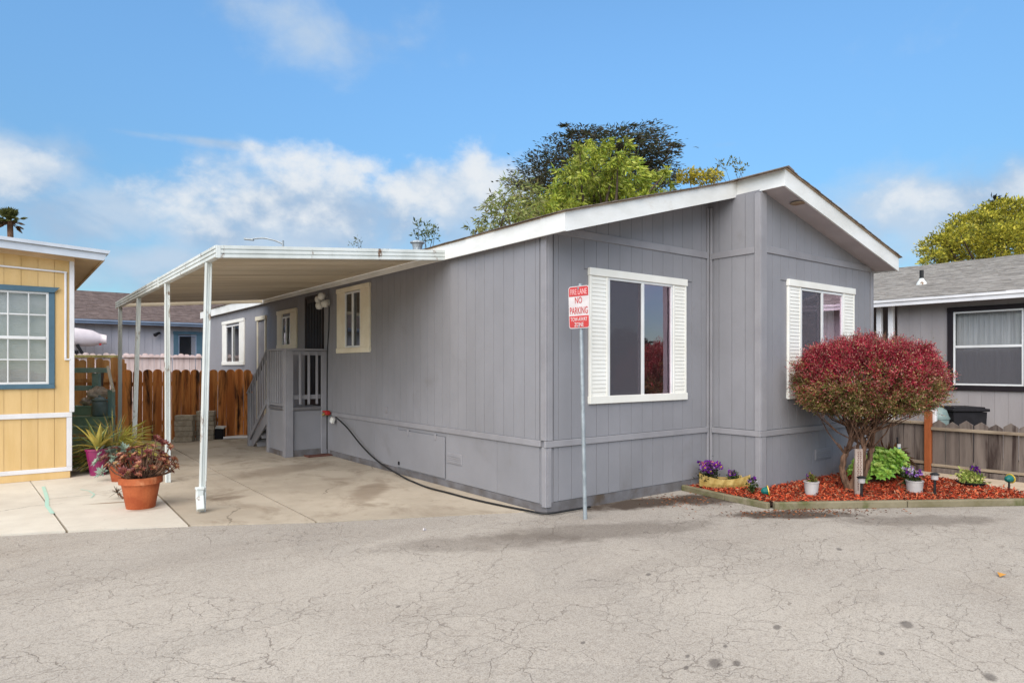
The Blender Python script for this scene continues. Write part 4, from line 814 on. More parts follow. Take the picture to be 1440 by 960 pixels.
# ------------------------------------------------------------------ rear house, kayak
rh = thing('rear_house', 'lavender grey house with brown shingle roof beyond the fences', 'house', (-1.5, 19.5, 0))
RY = 19.5
W_r = sheet('wall', 'lav', rh, 'Y', RY, -7, 5, 0, 3.05, [(-.02, .43, 1.75, 2.72)])
siding(W_r, 'Y', RY, -7, 5, .05, 3.0, .24, 'lav', [(-.10, .74, 1.6, 2.80)], gap=.012)
window(rh, 'Y', RY, (-.13, .78, 1.5, 2.84), (.02, .60, 1.62, 2.70), trim='blue', head=.10, sill=.1, split='h', mull=2.0, hood=.02, sash='bluefascia')
m = MB(); m.prism([(RY, .0), (RY+6.4, .0), (RY+6.4, 3.05), (RY+3.2, 4.3), (RY, 3.05)], 'X', -7, -6.96); m.prism([(RY, .0), (RY+6.4, .0), (RY+6.4, 3.05), (RY+3.2, 4.3), (RY, 3.05)], 'X', 4.96, 5); m.build('wall', 'lav', rh)
m = MB(); m.prism([(RY-.35, 3.05), (RY+3.2, 4.26), (RY+6.8, 3.05), (RY+6.8, 3.13), (RY+3.2, 4.35), (RY-.35, 3.13)], 'X', -7.3, 5.3); rr_ = m.build('roof', 'shinglebrown', rh)
shingles(rr_, (-7.35, RY-.4, 3.125), (1, 0, 0), (0, 3.55, 1.215), 12.7, 3.80, .16, .32, 'shinglebrown', thick=.018)
m = MB(); m.box(-7.35, 5.35, RY-.40, RY-.352, 2.99, 3.12, .006); m.box(-7.35, 5.35, RY-.45, RY-.402, 3.06, 3.115, .008); m.build('gutter', 'bluefascia', rr_)
p = PY(224, 468, RY-.05); m = MB(); m.tube([p, p+Vector((-.06, -.12, -.02)), p+Vector((-.17, -.2, -.09))], [.04, .045, .06], 8); m.build('flood_light', 'blackplastic', rh)
ka = PY(150, 478, 18.7); kb = ka+Vector((-3.4, .15, .22)); kk = thing('kayak', 'white kayak hung on its side beside the rear house wall', 'kayak', (ka.x-1.7, ka.y, 2.2))
m = MB(); V = []; nS, nR = 18, 12
for i in range(nS+1):
    t = i/nS; c_ = ka.lerp(kb, t); w_ = max(.02, (math.sin(math.pi*min(1, t*1.02+.02))**.38)); hgt = .13+.20*w_; wd = .06+.2*w_
    if t < .06: hgt *= .75
    for k in range(nR): a_ = 2*math.pi*k/nR; V.append(c_+Vector((.02*math.cos(a_), wd*math.cos(a_), hgt*math.sin(a_)*(1 if math.sin(a_) > 0 else .85))))
m.add(V, [(i*nR+k, i*nR+(k+1) % nR, (i+1)*nR+(k+1) % nR, (i+1)*nR+k) for i in range(nS) for k in range(nR)]+[tuple(range(nR)), tuple(reversed(range(nS*nR, nS*nR+nR)))]); m.build('hull', 'kayak', kk, smooth=True)
p = PY(141, 484, 18.45); m = MB(); m.tube([p+Vector((0, .03, 0)), p+Vector((0, .0, 0))], .035, 10); m.build('drain_plug', 'red', kk)
a, b = PY(108, 484, 18.6), PY(119, 497, 18.6); ks = thing('kayak_bracket', 'dark slanted bracket under the white kayak', 'bracket', (a.x, a.y, a.z)); m = MB(); m.bar(a, b+Vector((.1, 0, -.3)), .14, .08, .01); m.build('arm', 'blackplastic', ks)
m = MB(); m.box(a.x-.05, a.x+.05, 18.62, 19.48, 2.02, 2.12, .01); m.build('wall_arm', 'blackplastic', ks)
# ------------------------------------------------------------------ right neighbour
nb = thing('neighbour_house', 'taupe neighbouring house with grey shingle roof and black trimmed window', 'house', (9.2, -3, 0))
NX = 9.2; ye = PX(1262, 450, NX).y
W_n = sheet('wall', 'taupe', nb, 'X', NX, -3.3, ye, 0, 2.95, [(-1.93, -.86, 1.28, 2.63)])
siding(W_n, 'X', NX, -3.3, ye, .1, 2.93, .2, 'taupe', [(-2.0, -.78, 1.2, 2.70)], gap=.003, thick=.006)
m = MB(); m.add([(NX, ye, 0), (10.6, ye, 0), (10.6, ye, 2.95), (NX, ye, 2.95)], [(0, 1, 2, 3)]); m.add([(10.6, ye, 0), (10.6, 9, 0), (10.6, 9, 2.95), (10.6, ye, 2.95)], [(0, 3, 2, 1)]); m.add([(NX, -3.3, 0), (18, -3.3, 0), (18, -3.3, 2.95), (13.6, -3.3, 4.0), (NX, -3.3, 2.85)], [(0, 1, 2, 3, 4)]); m.build('wall', 'taupe', nb)
for px_ in (1237, 1253.5): p = PX(px_, 450, NX-.05); q1('post', 'ywhite', nb, NX-.1, NX, p.y-.045, p.y+.045, 0, 2.9, b=.006)
window(nb, 'X', NX, (-2.02, -.764, 1.19, 2.715), (-1.93, -.86, 1.28, 2.63), trim='blacktrim', head=.085, sill=.09, split='h', mull=1.985, screen=0, hood=.0, curtain=(-1.93, -.86), fold=.003)
m = MB(); m.prism([(8.85, 2.80), (13.65, 4.03), (18.4, 2.80), (18.4, 2.90), (13.65, 4.13), (8.85, 2.90)], 'Y', -3.6, 9.2); rn = m.build('roof', 'soffit', nb)
m = MB(); m.box(8.80, 8.848, -3.6, 9.2, 2.785, 2.915, .004); m.box(8.775, 8.80, -3.6, 9.2, 2.86, 2.925, .004); m.build('fascia_board', 'ywhite', rn)
shingles(rn, (8.77, -3.65, 2.915), (0, 1, 0), (4.8, 0, 1.23), 12.9, 5.05, .14, .3, 'shinglegrey', thick=.016)
p = PX(1296, 398, 10.4); zr_ = 2.91+(10.4-8.77)*.2563; m = MB(); m.tube([(10.4, p.y, zr_), (10.4, p.y, zr_+.30)], .04, 10); vp = m.build('vent_pipe', 'black', rn)
m = MB(); m.lathe([(.11, -.02), (.09, .04), (.05, .10), (.042, .13)], (10.4, p.y, zr_), 14); m.build('flashing', 'alu', vp)
p = PD(1350, 592, 11.6); bn_ = thing('trash_bin', 'black lidded plastic bin behind the low grey fence', 'bin', (p.x, p.y, 0))
m = MB(); m.prism([(-.24, 0), (.24, 0), (.29, .84), (-.29, .84)], 'Y', -.26, .26); ob = link('bin_body', m.mesh('bin_body', 'blackplastic'), bn_, wloc(bn_), (0, 0, -ALPHA))
m = MB(); m.obox((0, 0, .875), (.64, .60, .05), None, .02); m.obox((0, 0, .91), (.54, .5, .03), None, .012); m.obox((.31, 0, .80), (.05, .3, .05), None, .01); link('lid', m.mesh('lid', 'blackplastic'), bn_, wloc(bn_), (0, 0, -ALPHA))
p = PD(1319, 595, 11.3); ur = thing('garden_urn', 'round grey green urn behind the low fence beside the orange post', 'urn', (p.x, p.y, 0))
m = MB(); m.lathe([(0, 0), (.12, 0), (.14, .5), (.17, .75), (.13, .88), (.06, .93), (0, .94)], wloc(ur), 18); m.build('urn_body', 'jar', ur, smooth=True); m = MB(); m.lathe([(.10, .70), (.178, .73), (.178, .76), (.1, .78)], wloc(ur), 18); m.build('rim', 'jar', ur)
# ------------------------------------------------------------------ across the street (seen in the window panes)
hb = thing('pale_house', 'pale gabled house across the street behind the viewer', 'house', (25, -11, 0))
m = MB(); m.prism([(-15, 0), (-6.5, 0), (-6.5, 3), (-10.7, 4.6), (-15, 3)], 'X', 24, 34); m.build('wall', 'hedgewall', hb)
m = MB(); m.prism([(-15.4, 2.9), (-10.7, 4.7), (-6.1, 2.9), (-6.1, 3.1), (-10.7, 4.9), (-15.4, 3.1)], 'X', 23.6, 34.3); m.build('roof', 'shingle', hb)
m = MB(); m.box(23.94, 23.999, -9.6, -8.2, 1.0, 2.4); m.build('window', 'blacktrim', hb)
m = MB(); m.prism([(-15.42, 2.88), (-10.7, 4.68), (-6.08, 2.88), (-6.08, 3.08), (-10.7, 4.88), (-15.42, 3.08)], 'X', 23.52, 23.59); m.build('fascia_board', 'white', hb)
hg = thing('hedge', 'dark clipped hedge across the street behind the viewer', 'hedge', (15, -17, 0))
m = MB(); m.obox((15.0, -17.4, 1.4), (9, 1.1, 2.8), (0, 0, .72), .1); m.build('stems', 'barkdark', hg)
n = 11000; u = rng.uniform(-4.7, 4.7, n); v = rng.uniform(-.75, .75, n); z = rng.uniform(.1, 3.0, n)+.3*np.sin(u*2.3); ca, sa = math.cos(.72), math.sin(.72)
leaves('foliage', np.stack([15+u*ca-v*sa, -17.4+u*sa+v*ca, z], 1), sph(n)+np.array([0, 0, .3]), rng.uniform(.12, .26, n), .1, pick([(.04, .03, .03), (.05, .035, .05), (.03, .045, .02)], n), hg)
# ------------------------------------------------------------------ street lamp
a = PD(398, 343, 48); b = PD(352, 336.5, 48); la = thing('street_lamp', 'grey street lamp with curved arm rising far behind the carport', 'street lamp', (a.x, a.y, 0))
m = MB(); m.tube([(a.x, a.y, 0), (a.x, a.y, a.z+.25)], [.11, .07], 10); m.build('pole', 'steel', la)
d = (b-a); m = MB(); m.tube(smooth([a, a+d*.25+UP*.16, a+d*.6+UP*.22, b+d*-.12+UP*.08, b]), .055, 8); m.build('arm', 'steel', la)
m = MB(); m.bar(b+d.normalized()*-.25, b+d.normalized()*.45-UP*.03, .26, .14, .04); m.build('lamp_head', 'steel', la)
# ------------------------------------------------------------------ no parking sign
sb = G(823, 728); st_ = PD(816, 399, 7.10); sg = thing('parking_sign', 'red and white no parking sign on a slim leaning steel pole by the house corner', 'sign', (sb.x, sb.y, 0))
m = MB(); bt = Vector((sb.x, sb.y, 0)); m.tube([bt-UP*.05, bt.lerp(st_, .5), st_], .022, 10); m.build('pole', 'steel', sg)
c_ = PD(815, 431.5, 7.05); th_ = R(47); rt = (RT*math.cos(th_)-FW*math.sin(th_)).normalized(); nr = -(RT*math.sin(th_)+FW*math.cos(th_)).normalized()  # faces the viewer's left
lean = (st_-bt).normalized(); rm = Matrix((rt, nr*-1, lean)).transposed(); pw, ph = .288, .452
c_ = bt+lean*((c_-bt).dot(lean))+nr*.03
def rrect(w, h, r, n=5): return [(sx_*(w/2-r)+r*math.cos(a_), sz_*(h/2-r)+r*math.sin(a_)) for (sx_, sz_, a0) in ((1, 1, 0), (-1, 1, 90), (-1, -1, 180), (1, -1, 270)) for a_ in [R(a0+90*i/n) for i in range(n+1)]]
def splate(name, poly, d0, d1, mt, par):
    m = MB(); m.prism(poly, 'Y', d0, d1); m.v = [tuple(rm @ Vector(v)+c_) for v in m.v]; return m.build(name, mt, par)
pt = splate('sign_plate', rrect(pw, ph, .03), -.002, .002, 'signwhite', sg)
def band(z0, z1, top):
    w_, r = pw/2-.008, .024; zt_, zb_ = z1, z0; P = []
    if top: P = [(-w_, zb_), (w_, zb_)]+[(w_-r+r*math.cos(a_), zt_-r+r*math.sin(a_)) for a_ in [math.pi/2*i/5 for i in range(6)]]+[(-w_+r+r*math.cos(a_), zt_-r+r*math.sin(a_)) for a_ in [math.pi/2+math.pi/2*i/5 for i in range(6)]]
    else: P = [(w_, zt_), (-w_, zt_)]+[(-w_+r+r*math.cos(a_), zb_+r+r*math.sin(a_)) for a_ in [math.pi+math.pi/2*i/5 for i in range(6)]]+[(w_-r+r*math.cos(a_), zb_+r+r*math.sin(a_)) for a_ in [1.5*math.pi+math.pi/2*i/5 for i in range(6)]]
    splate('red_band', P, -.004, -.0022, 'signred', pt)
band(.118, .218, True); band(-.218, -.092, False)
def text(body, zc_, h, w, mt, par):
    cu = bpy.data.curves.new('lettering', 'FONT'); cu.body = body; cu.align_x = 'CENTER'; cu.align_y = 'CENTER'; cu.extrude = .0006; cu.offset = .004; cu.resolution_u = 3
    o = bpy.data.objects.new('lettering', cu); COL.objects.link(o); dg = bpy.context.evaluated_depsgraph_get(); me = bpy.data.meshes.new_from_object(o.evaluated_get(dg)); bpy.data.objects.remove(o, do_unlink=True)
    co = np.array([v.co[:] for v in me.vertices]); mn, mx_ = co.min(0), co.max(0); sx_, sy_ = w/(mx_[0]-mn[0]), h/(mx_[1]-mn[1]); cc = (mn+mx_)/2
    for v in me.vertices: v.co = rm @ Vector(((v.co.x-cc[0])*sx_, -.0052-(v.co.z)*1.0, (v.co.y-cc[1])*sy_+zc_))+c_-wloc(par)
    me.materials.clear(); me.materials.append(MT[mt]); me.name = 'lettering'; return link('lettering', me, par, wloc(par))
text('FIRE LANE', .166, .06, .235, 'signpale', pt); text('NO', .075, .068, .10, 'signred', pt); text('PARKING', -.035, .075, .25, 'signred', pt); text('TOW-AWAY', -.128, .045, .235, 'signwhite', pt); text('ZONE', -.185, .045, .13, 'signwhite', pt)
m = MB()
for z in (.20, -.205): m.obox(c_+rm @ Vector((0, -.006, z)), (.02, .008, .02), rm, .003)
m.build('bolt', 'steel', pt)
# ------------------------------------------------------------------ planting bed
EA = [(2.36, -.02), (2.25, -.75), (2.20, -1.36)]; EB = [(2.20, -1.36), (4.80, -3.09), (5.62, -3.62)]
ed = thing('garden_edging', 'low mossy edging board bordering the red mulch bed', 'edging', (2.22, -1.34, 0))
def edge(path, h, w, nm='edging_board'):
    h = h*.78; w = w*.85
    m = MB()
    for a, b in zip(path, path[1:]):
        a, b = Vector((*a, h/2-.02)), Vector((*b, h/2-.02)); d = (b-a).normalized(); m.obox((a+b)/2, ((b-a).length+.0, w, h), (0, 0, math.atan2(d.y, d.x)), .012)
    return m.build(nm, 'edging', ed)
edge(EA, .105, .075); edge([(2.235, -1.40), (3.55, -2.275)], .115, .09); edge([(3.56, -2.282), (5.6, -3.62)], .112, .088)
bedpoly = [(2.40, -.03), (XR-.02, -.03), (XR-.02, YP-.02), (XW, YP-.02), (6.2, -.5), (6.25, -.9), (5.72, -1.45), (5.50, -2.3), (5.40, -3.0), (5.48, -3.50), (4.80, -3.05), (2.26, -1.36)]
soil = flat('soil', [(p[0], p[1]) for p in bedpoly], .018, 'soil')
walk = structure('walkway', (6, -2, 0))
ws = [(6.47, 1.5), (6.47, -4.6), (5.75, -3.9), (5.42, -3.4), (5.42, -2.3), (5.66, -1.42), (6.2, -.85), (6.2, 1.5)]
m = MB(); m.prism([(6.47, -1.2), (6.47, 1.5), (6.2, 1.5), (6.2, -.85), (5.84, -1.2)], 'Z', -.1, .012); m.build('concrete_slab', 'walk_conc', walk)
m = MB(); m.prism([(6.47, -2.5), (6.47, -1.21), (5.83, -1.21), (5.66, -1.42), (5.44, -2.3), (5.42, -2.5)], 'Z', -.1, .012); m.build('concrete_slab', 'walk_conc', walk)
m = MB(); m.prism([(6.47, -4.6), (6.47, -2.51), (5.42, -2.51), (5.44, -3.4), (5.75, -3.9)], 'Z', -.1, .012); m.build('concrete_slab', 'walk_conc', walk)
def inpoly(x, y, poly):
    c = np.zeros(len(x), bool)
    for (x1, y1), (x2, y2) in zip(poly, poly[1:]+poly[:1]):
        k = (y1 > y) != (y2 > y); xx = x1+(y-y1)*(x2-x1)/(y2-y1+1e-12); c ^= k & (x < xx)
    return c
n = 46000; x = rng.uniform(2.2, 6.3, n); y = rng.uniform(-3.6, -.02, n); k = inpoly(x, y, bedpoly); x, y = x[k], y[k]; n = len(x)
mound = .02+.045*(np.sin(x*2.1)*np.cos(y*1.7)*.5+.5)
dr = sph(n); dr[:, 2] *= .35
leaves('mulch', np.stack([x, y, mound+rng.uniform(.0, .025, n)], 1), dr, rng.uniform(.02, .06, n), rng.uniform(.008, .022, n), pick([S(208,90,54,.82), S(182,64,38,.82), S(222,118,78,.82), S(142,50,32,.8), S(200,80,50,.82), S(106,44,32,.75), S(196,140,110,.7)], n, .2), None, 'chip', loc=(4.2, -1.9, 0), fold=.35)
n = 500; x = rng.normal(2.4, .45, n); y = -1.45-(x-2.2)*.5-abs(rng.normal(0, .22, n)); dr = sph(n); dr[:, 2] *= .2
n2_ = 260; x2 = rng.normal(1.75, .28, n2_); y2 = rng.normal(-.42, .22, n2_); k = y2 < -.02; x2, y2 = x2[k], y2[k]; d2 = sph(len(x2)); d2[:, 2] *= .2
leaves('ground_litter', np.concatenate([np.stack([x, y, np.full(n, -.006)], 1), np.stack([x2, y2, np.full(len(x2), -.006)], 1)]), np.concatenate([dr, d2]), rng.uniform(.012, .045, n+len(x2)), .013, pick([S(120,74,50), S(96,66,50), S(84,60,48), S(150,96,62)], n+len(x2), .2), None, 'chip', loc=(2.3, -1.2, 0))
# ------------------------------------------------------------------ red topiary shrub
B = G(1202, 692); B.z = .02
sh = thing('topiary_shrub', 'red leaved flat topped shrub on twisted trunks in the mulch bed', 'shrub', B)
def off(r_, f_, z): return B+RT*r_+FW*f_+UP*z
stems = [[(-.02, 0, -.03), (-.10, .02, .10), (-.145, .03, .26), (-.10, .05, .46), (-.02, .05, .64), (-.06, .02, .82), (-.16, .0, 1.02)],
         [(.02, -.03, -.03), (.03, -.04, .16), (.07, -.05, .34), (.10, -.03, .55), (.08, -.02, .72), (.13, -.05, .88), (.22, -.1, 1.05)],
         [(.06, .03, -.03), (.13, .06, .15), (.21, .08, .32), (.27, .1, .52), (.29, .1, .74), (.33, .12, .92), (.42, .18, 1.06)],
         [(-.05, -.01, .0), (-.02, -.02, .2), (.02, .0, .42), (.06, .04, .60), (.0, .08, .8), (.05, .14, 1.02)]]
rads = [[.075, .047, .038, .036, .03, .024, .016], [.06, .04, .032, .03, .026, .02, .014], [.05, .038, .034, .033, .03, .024, .016], [.05, .028, .022, .019, .016, .012]]
m = MB()
for s_, r_ in zip(stems, rads):
    pts = smooth([off(*p) for p in s_], 5); rr = [r_[min(i//5, len(r_)-1)]*(1-(i % 5)/5)+r_[min(i//5+1, len(r_)-1)]*((i % 5)/5) for i in range(len(pts))]
    pts = [p+Vector((math.sin(i*1.7), math.cos(i*2.3), 0))*.006 for i, p in enumerate(pts)]; m.tube(pts, rr, 9)
m.build('trunk', 'bark', sh, smooth=True)
CC = off(.165, .0, 1.42); RXY, RDEP = .875, .80
m = MB()
for i in range(110):
    s_ = random.choice(stems); a = off(*s_[random.choice((3, 4, 4, 5, 5, 6 if len(s_) > 6 else 5))]); an = random.uniform(0, 6.283); rr = random.uniform(.25, .95)
    e = CC+RT*math.cos(an)*RXY*rr+FW*math.sin(an)*RDEP*rr+UP*(random.uniform(-.38, -.05)+.0*rr)
    mid = a.lerp(e, .5)+Vector((random.uniform(-.05, .05), random.uniform(-.05, .05), random.uniform(-.08, .02))); m.tube([a, mid, e], [.012, .008, .003], 5, caps=False)
for i in range(16):
    s_ = random.choice(stems[:3]); a = off(*s_[random.choice((3, 4))]); an = random.uniform(0, 6.28); e = a+RT*math.cos(an)*.14+FW*math.sin(an)*.12+UP*random.uniform(.05, .16); m.tube([a, a.lerp(e, .6)+UP*.02, e], [.012, .007, .003], 5)
m.build('twigs', 'bark', sh)['kind'] = 'stuff'
# crown: sprigs over a lumpy dome, each sprig a short shoot with small leaves
nt_ = 2000; per = 11; d = sph(nt_); up_ = d[:, 2]; lump = 1+.08*np.sin(d[:, 0]*7+1)*np.sin(d[:, 1]*8+2)+.07*np.sin(d[:, 0]*15)*np.sin(up_*13+1)*np.sin(d[:, 1]*14+.5)
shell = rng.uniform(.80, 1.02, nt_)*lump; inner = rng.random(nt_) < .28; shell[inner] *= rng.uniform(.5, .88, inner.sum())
hz = np.where(up_ > 0, .55, .40); flat_ = np.sqrt(np.maximum(0, 1-up_**2))**np.where(up_ > 0, .82, .62); hd = d[:, :2]/np.maximum(1e-6, np.linalg.norm(d[:, :2], axis=1))[:, None]
basis = np.array([[*RT], [*FW], [0, 0, 1]])
Tl = np.stack([hd[:, 0]*flat_*RXY*shell, hd[:, 1]*flat_*RDEP*shell, np.abs(up_)**.9*np.sign(up_)*hz*shell-.02], 1); Tw = Tl@basis+np.array(CC)
td = (d*np.array([.9, .9, .7]))@basis+np.array([0, 0, .5])+rng.normal(size=(nt_, 3))*.22; td /= np.linalg.norm(td, axis=1)[:, None]
hn = Tl[:, 2]/.56; patch = np.sin(Tl[:, 0]*5+1.3)*np.sin(Tl[:, 1]*6)+np.sin(Tl[:, 0]*11+Tl[:, 2]*9)*.6
redt = np.clip((hn+.27+.20*patch+rng.normal(size=nt_)*.25)*1.5, .04, .96); tone = rng.uniform(.5, 1.2, nt_); tone[inner] *= .8  # inner sprigs toned darker: shade in the crown's gaps put into leaf colour
ii = np.repeat(np.arange(nt_), per); ns = len(ii); sd_ = td[ii]+rng.normal(size=(ns, 3))*.42; sd_ /= np.linalg.norm(sd_, axis=1)[:, None]
Pw = Tw[ii]-td[ii]*.05+rng.normal(size=(ns, 3))*.018; keep = Pw[:, 1] < YP-.09; Pw, sd_, ii = Pw[keep], sd_[keep], ii[keep]; ns = len(Pw); sl_ = rng.uniform(.08, .165, ns)
Lp, Ld, Ll, Lw, Lc = [], [], [], [], []
reds = np.array([S(200,46,76,.88), S(176,36,62,.86), S(214,84,100,.88), S(150,30,52,.84), S(216,120,120,.85), S(124,28,46,.8)]); ols = np.array([S(164,154,84,.82), S(132,132,70,.82), S(184,158,100,.82), S(106,112,56,.8), S(186,128,100,.8), S(134,134,74,.8)]); tips = np.array([S(230,170,160,.85), S(224,186,150,.85), S(214,120,124,.85)])
m = MB()
for j in range(8):
    t = (j+.5)/8; Lp.append(Pw+sd_*(t*sl_)[:, None]); Ld.append(sd_*.9+rng.normal(size=(ns, 3))*.55); Ll.append(rng.uniform(.022, .042, ns)*(1.15-.4*t)); Lw.append(rng.uniform(.007, .012, ns))
    isr = rng.random(ns) < redt[ii]; c_ = np.where(isr[:, None], reds[rng.integers(0, 6, ns)], ols[rng.integers(0, 6, ns)])
    if j >= 6: tp_ = rng.random(ns) < .28; c_[tp_] = tips[rng.integers(0, 3, tp_.sum())]
    Lc.append(c_*(tone[ii]*rng.uniform(.85, 1.15, ns))[:, None])
leaves('crown', np.concatenate(Lp), np.concatenate(Ld), np.concatenate(Ll), np.concatenate(Lw), np.concatenate(Lc), sh, stuff=False)
m = MB()
for i in range(260):   # stray shoots above the clipped outline
    a_ = random.uniform(0, 6.28); rr = random.uniform(.1, 1.0); zt_ = CC.z+.57*math.sqrt(max(0, 1-rr**2.4)); b0_ = CC+RT*math.cos(a_)*RXY*rr+FW*math.sin(a_)*RDEP*rr; b0_.z = zt_-.06
    if b0_.y > YP-.1: continue
    m.tube([b0_, b0_+Vector((random.uniform(-.05, .05), random.uniform(-.05, .05), random.uniform(.08, .15)))], [.003, .0012], 4, caps=False)
m.build('shoots', 'bark', sh)['kind'] = 'stuff'
# ------------------------------------------------------------------ plants
def rosette_mesh(nm, nl, r, cols, wid=.42, cup=.35, mats='succulent'):
    P, D, L, C2 = [], [], [], []; ga = 2.39996
    for i in range(nl):
        t = i/nl; a_ = i*ga; el_ = R(78)*(1-t)**.8*cup*2+R(4); D.append((math.cos(a_)*math.cos(el_), math.sin(a_)*math.cos(el_), math.sin(el_))); P.append((math.cos(a_)*r*.06, math.sin(a_)*r*.06, .0)); L.append(r*(.35+.65*t)); C2.append(np.array(cols[0])*(1-t)+np.array(cols[1])*t)
    P, D, L = np.array(P), np.array(D), np.array(L); o = leaves(nm, P, D, L, L*wid, np.array(C2)*rng.uniform(.85, 1.15, (nl, 1)), None, mats, fold=.3, nrm=np.tile([0, 0, 1.0], (nl, 1))*3)
    me = o.data; bpy.data.objects.remove(o, do_unlink=True); return me
def tilt(dirv, spin): return (Vector(dirv).to_track_quat('Z', 'Y') @ Euler((0, 0, spin)).to_quaternion()).to_euler()
def pot_profile(rb, rt_, h, rim=.02, lip=.012): return [(0, .001), (rb, .001), (rb+(rt_-rb)*(1-rim/h)*.98, h-rim), (rt_+lip, h-rim), (rt_+lip, h), (rt_-.018, h), (rt_-.03, h-.05)]
def potted(name, label, cat, x, y, rb, rt_, h, mats, rim=.03, lip=.012, group=None, z=0.0, n=32):
    t = thing(name, label, cat, (x, y, z), group); m = MB(); m.lathe(pot_profile(rb, rt_, h, rim, lip), wloc(t), n); m.build('pot', mats, t)
    m = MB(); m.lathe([(0, h-.035), (rt_-.02, h-.04)], wloc(t), 20); m.build('soil', 'soil', t); return t
# large terracotta pot with dark red rosettes
q = G(200, 715); big = potted('potted_plant', 'large terracotta pot of dark red branching rosette succulent by the front carport post', 'potted plant', q.x, q.y+.1, .15, .215, .36, 'terra', .075, .012)
bl = wloc(big)
rm_ = [rosette_mesh('rosette', 22, .075, (S(186,140,92,.85), S(138,62,58,.8)), .46), rosette_mesh('rosette', 20, .07, (S(206,150,110,.85), S(160,80,72,.8)), .46), rosette_mesh('rosette', 22, .08, (S(150,84,70,.85), S(112,46,50,.8)), .46), rosette_mesh('rosette', 18, .06, (S(196,166,104,.85), S(150,92,72,.8)), .46)]
m = MB(); hd_ = []
for i in range(78):
    a_ = random.uniform(0, 6.28); rr = random.random()**.6*.37; h = .37+.31*random.random()**.8*(1-.45*rr/.4); cxp = .03
    e = bl+Vector((math.cos(a_)*rr, math.sin(a_)*rr*.85, 0))+RT*cxp+UP*(h+(.0 if rr > .3 else .04)); hd_.append((e, rr, a_))
for e_ in ((.30, -.02, .60), (.33, .0, .70), (.26, 0, .735), (.22, .05, .71), (.14, .0, .70), (.31, -.05, .47), (-.24, 0, .56), (-.12, 0, .66), (.02, .0, .69), (.20, -.04, .80), (.08, 0, .72)):
    hd_.append((bl+RT*e_[0]+FW*e_[1]+UP*e_[2], abs(e_[0]), 0 if e_[0] > 0 else math.pi))
for e, rr, a_ in hd_:
    b0_ = bl+Vector(((e.x-bl.x)*.3, (e.y-bl.y)*.3, .33)); m.tube([b0_, b0_.lerp(e, .5)+Vector((e.x-bl.x, e.y-bl.y, 0))*.12, e], [.009, .007, .006], 6, caps=False)
m.build('stem', 'bark', big)
for e, rr, a_ in hd_:
    v = Vector((e.x-bl.x, e.y-bl.y, 0))*1.4+UP*.38+Vector((random.uniform(-.2, .2), random.uniform(-.2, .2), 0)); link('rosette', random.choice(rm_), big, e, tilt(v, random.uniform(0, 6)), (random.uniform(.65, 1.05),)*3)
# second terracotta pot with blue green rosettes
q = G(172, 677); p2_ = potted('potted_plant', 'small terracotta pot of blue green rosettes behind the large terracotta pot', 'potted plant', q.x-.02, q.y+.1, .10, .15, .28, 'terradark', .05, .01); bl = wloc(p2_)
rb_ = [rosette_mesh('rosette', 20, .10, (S(170,186,160,.75), S(128,150,140,.7)), .34, .3), rosette_mesh('rosette', 16, .08, (S(150,160,140,.75), S(110,124,118,.7)), .36, .3), rosette_mesh('rosette', 18, .07, (S(150,110,90,.8), S(120,66,62,.75)), .44)]
for i in range(26):
    a_ = random.uniform(0, 6.28); rr = random.random()**.6*.28; e = bl+Vector((math.cos(a_)*rr-.05, math.sin(a_)*rr, .27+.22*random.random()-.3*max(0, rr-.17))); link('rosette', random.choice(rb_), p2_, e, tilt(Vector((math.cos(a_)*rr*2, math.sin(a_)*rr*2, .35)), i), (random.uniform(.8, 1.3),)*3)
e = bl+RT*-.25+UP*.12; link('rosette', rb_[0], p2_, e, tilt((-.7, -.6, .5), 1), (1.3,)*3)
m = MB()
for i in range(10): a_ = random.uniform(0, 6.28); m.tube([bl+UP*.25, bl+Vector((math.cos(a_)*.1, math.sin(a_)*.1, .40))], .009, 5)
m.build('stem', 'bark', p2_)
# magenta pot with a variegated agave
q = G(139, 669); mg = potted('potted_agave', 'magenta pot of yellow edged agave beside the yellow house', 'potted plant', q.x, q.y+.12, .10, .165, .40, 'magenta', .03, .006); bl = wloc(mg)
def strap(m, p, d, L, w, bend, n=6, curl=0.0):
    p, d = Vector(p), Vector(d).normalized(); s_ = d.cross(UP)
    if s_.length < .01: s_ = Vector((1, 0, 0))
    s_.normalize(); V = []
    for i in range(n+1):
        t = i/n; ww = w*(1-t**1.8)*(.7+.6*min(t*3, 1)*.5); up2 = s_.cross(d).normalized(); V += [p-s_*ww, p-up2*ww*.35, p+s_*ww]; d = (d-UP*bend/n).normalized(); p = p+d*L/n
    F = []
    for i in range(n):
        for k in (0, 1): F.append((i*3+k, i*3+k+1, i*3+k+4, i*3+k+3))
    m.add(V, F)
MT['agave'] = mat('agave_blade', S(120,140,92,.8), S(96,122,84,.8), 12, rough=.5, bump=0); MT['agaveedge'] = mat('agave_edge', S(226,206,110,.8), S(206,186,92,.8), 12, rough=.5, bump=0)
for i in range(20):
    a_ = i*2.4; el_ = R(78-i*3.2); dv = Vector((math.cos(a_)*math.cos(el_), math.sin(a_)*math.cos(el_), math.sin(el_))); p0_ = bl+UP*.38+dv*.02; L = random.uniform(.40, .56); bd = random.uniform(.3, .9)+i*.03
    m = MB(); strap(m, p0_, dv, L, .050, bd); bo = m.build('blade', 'agaveedge', mg); m = MB(); strap(m, p0_+UP*.004+dv*.0, dv, L*.97, .033, bd); m.build('blade_centre', 'agave', bo)
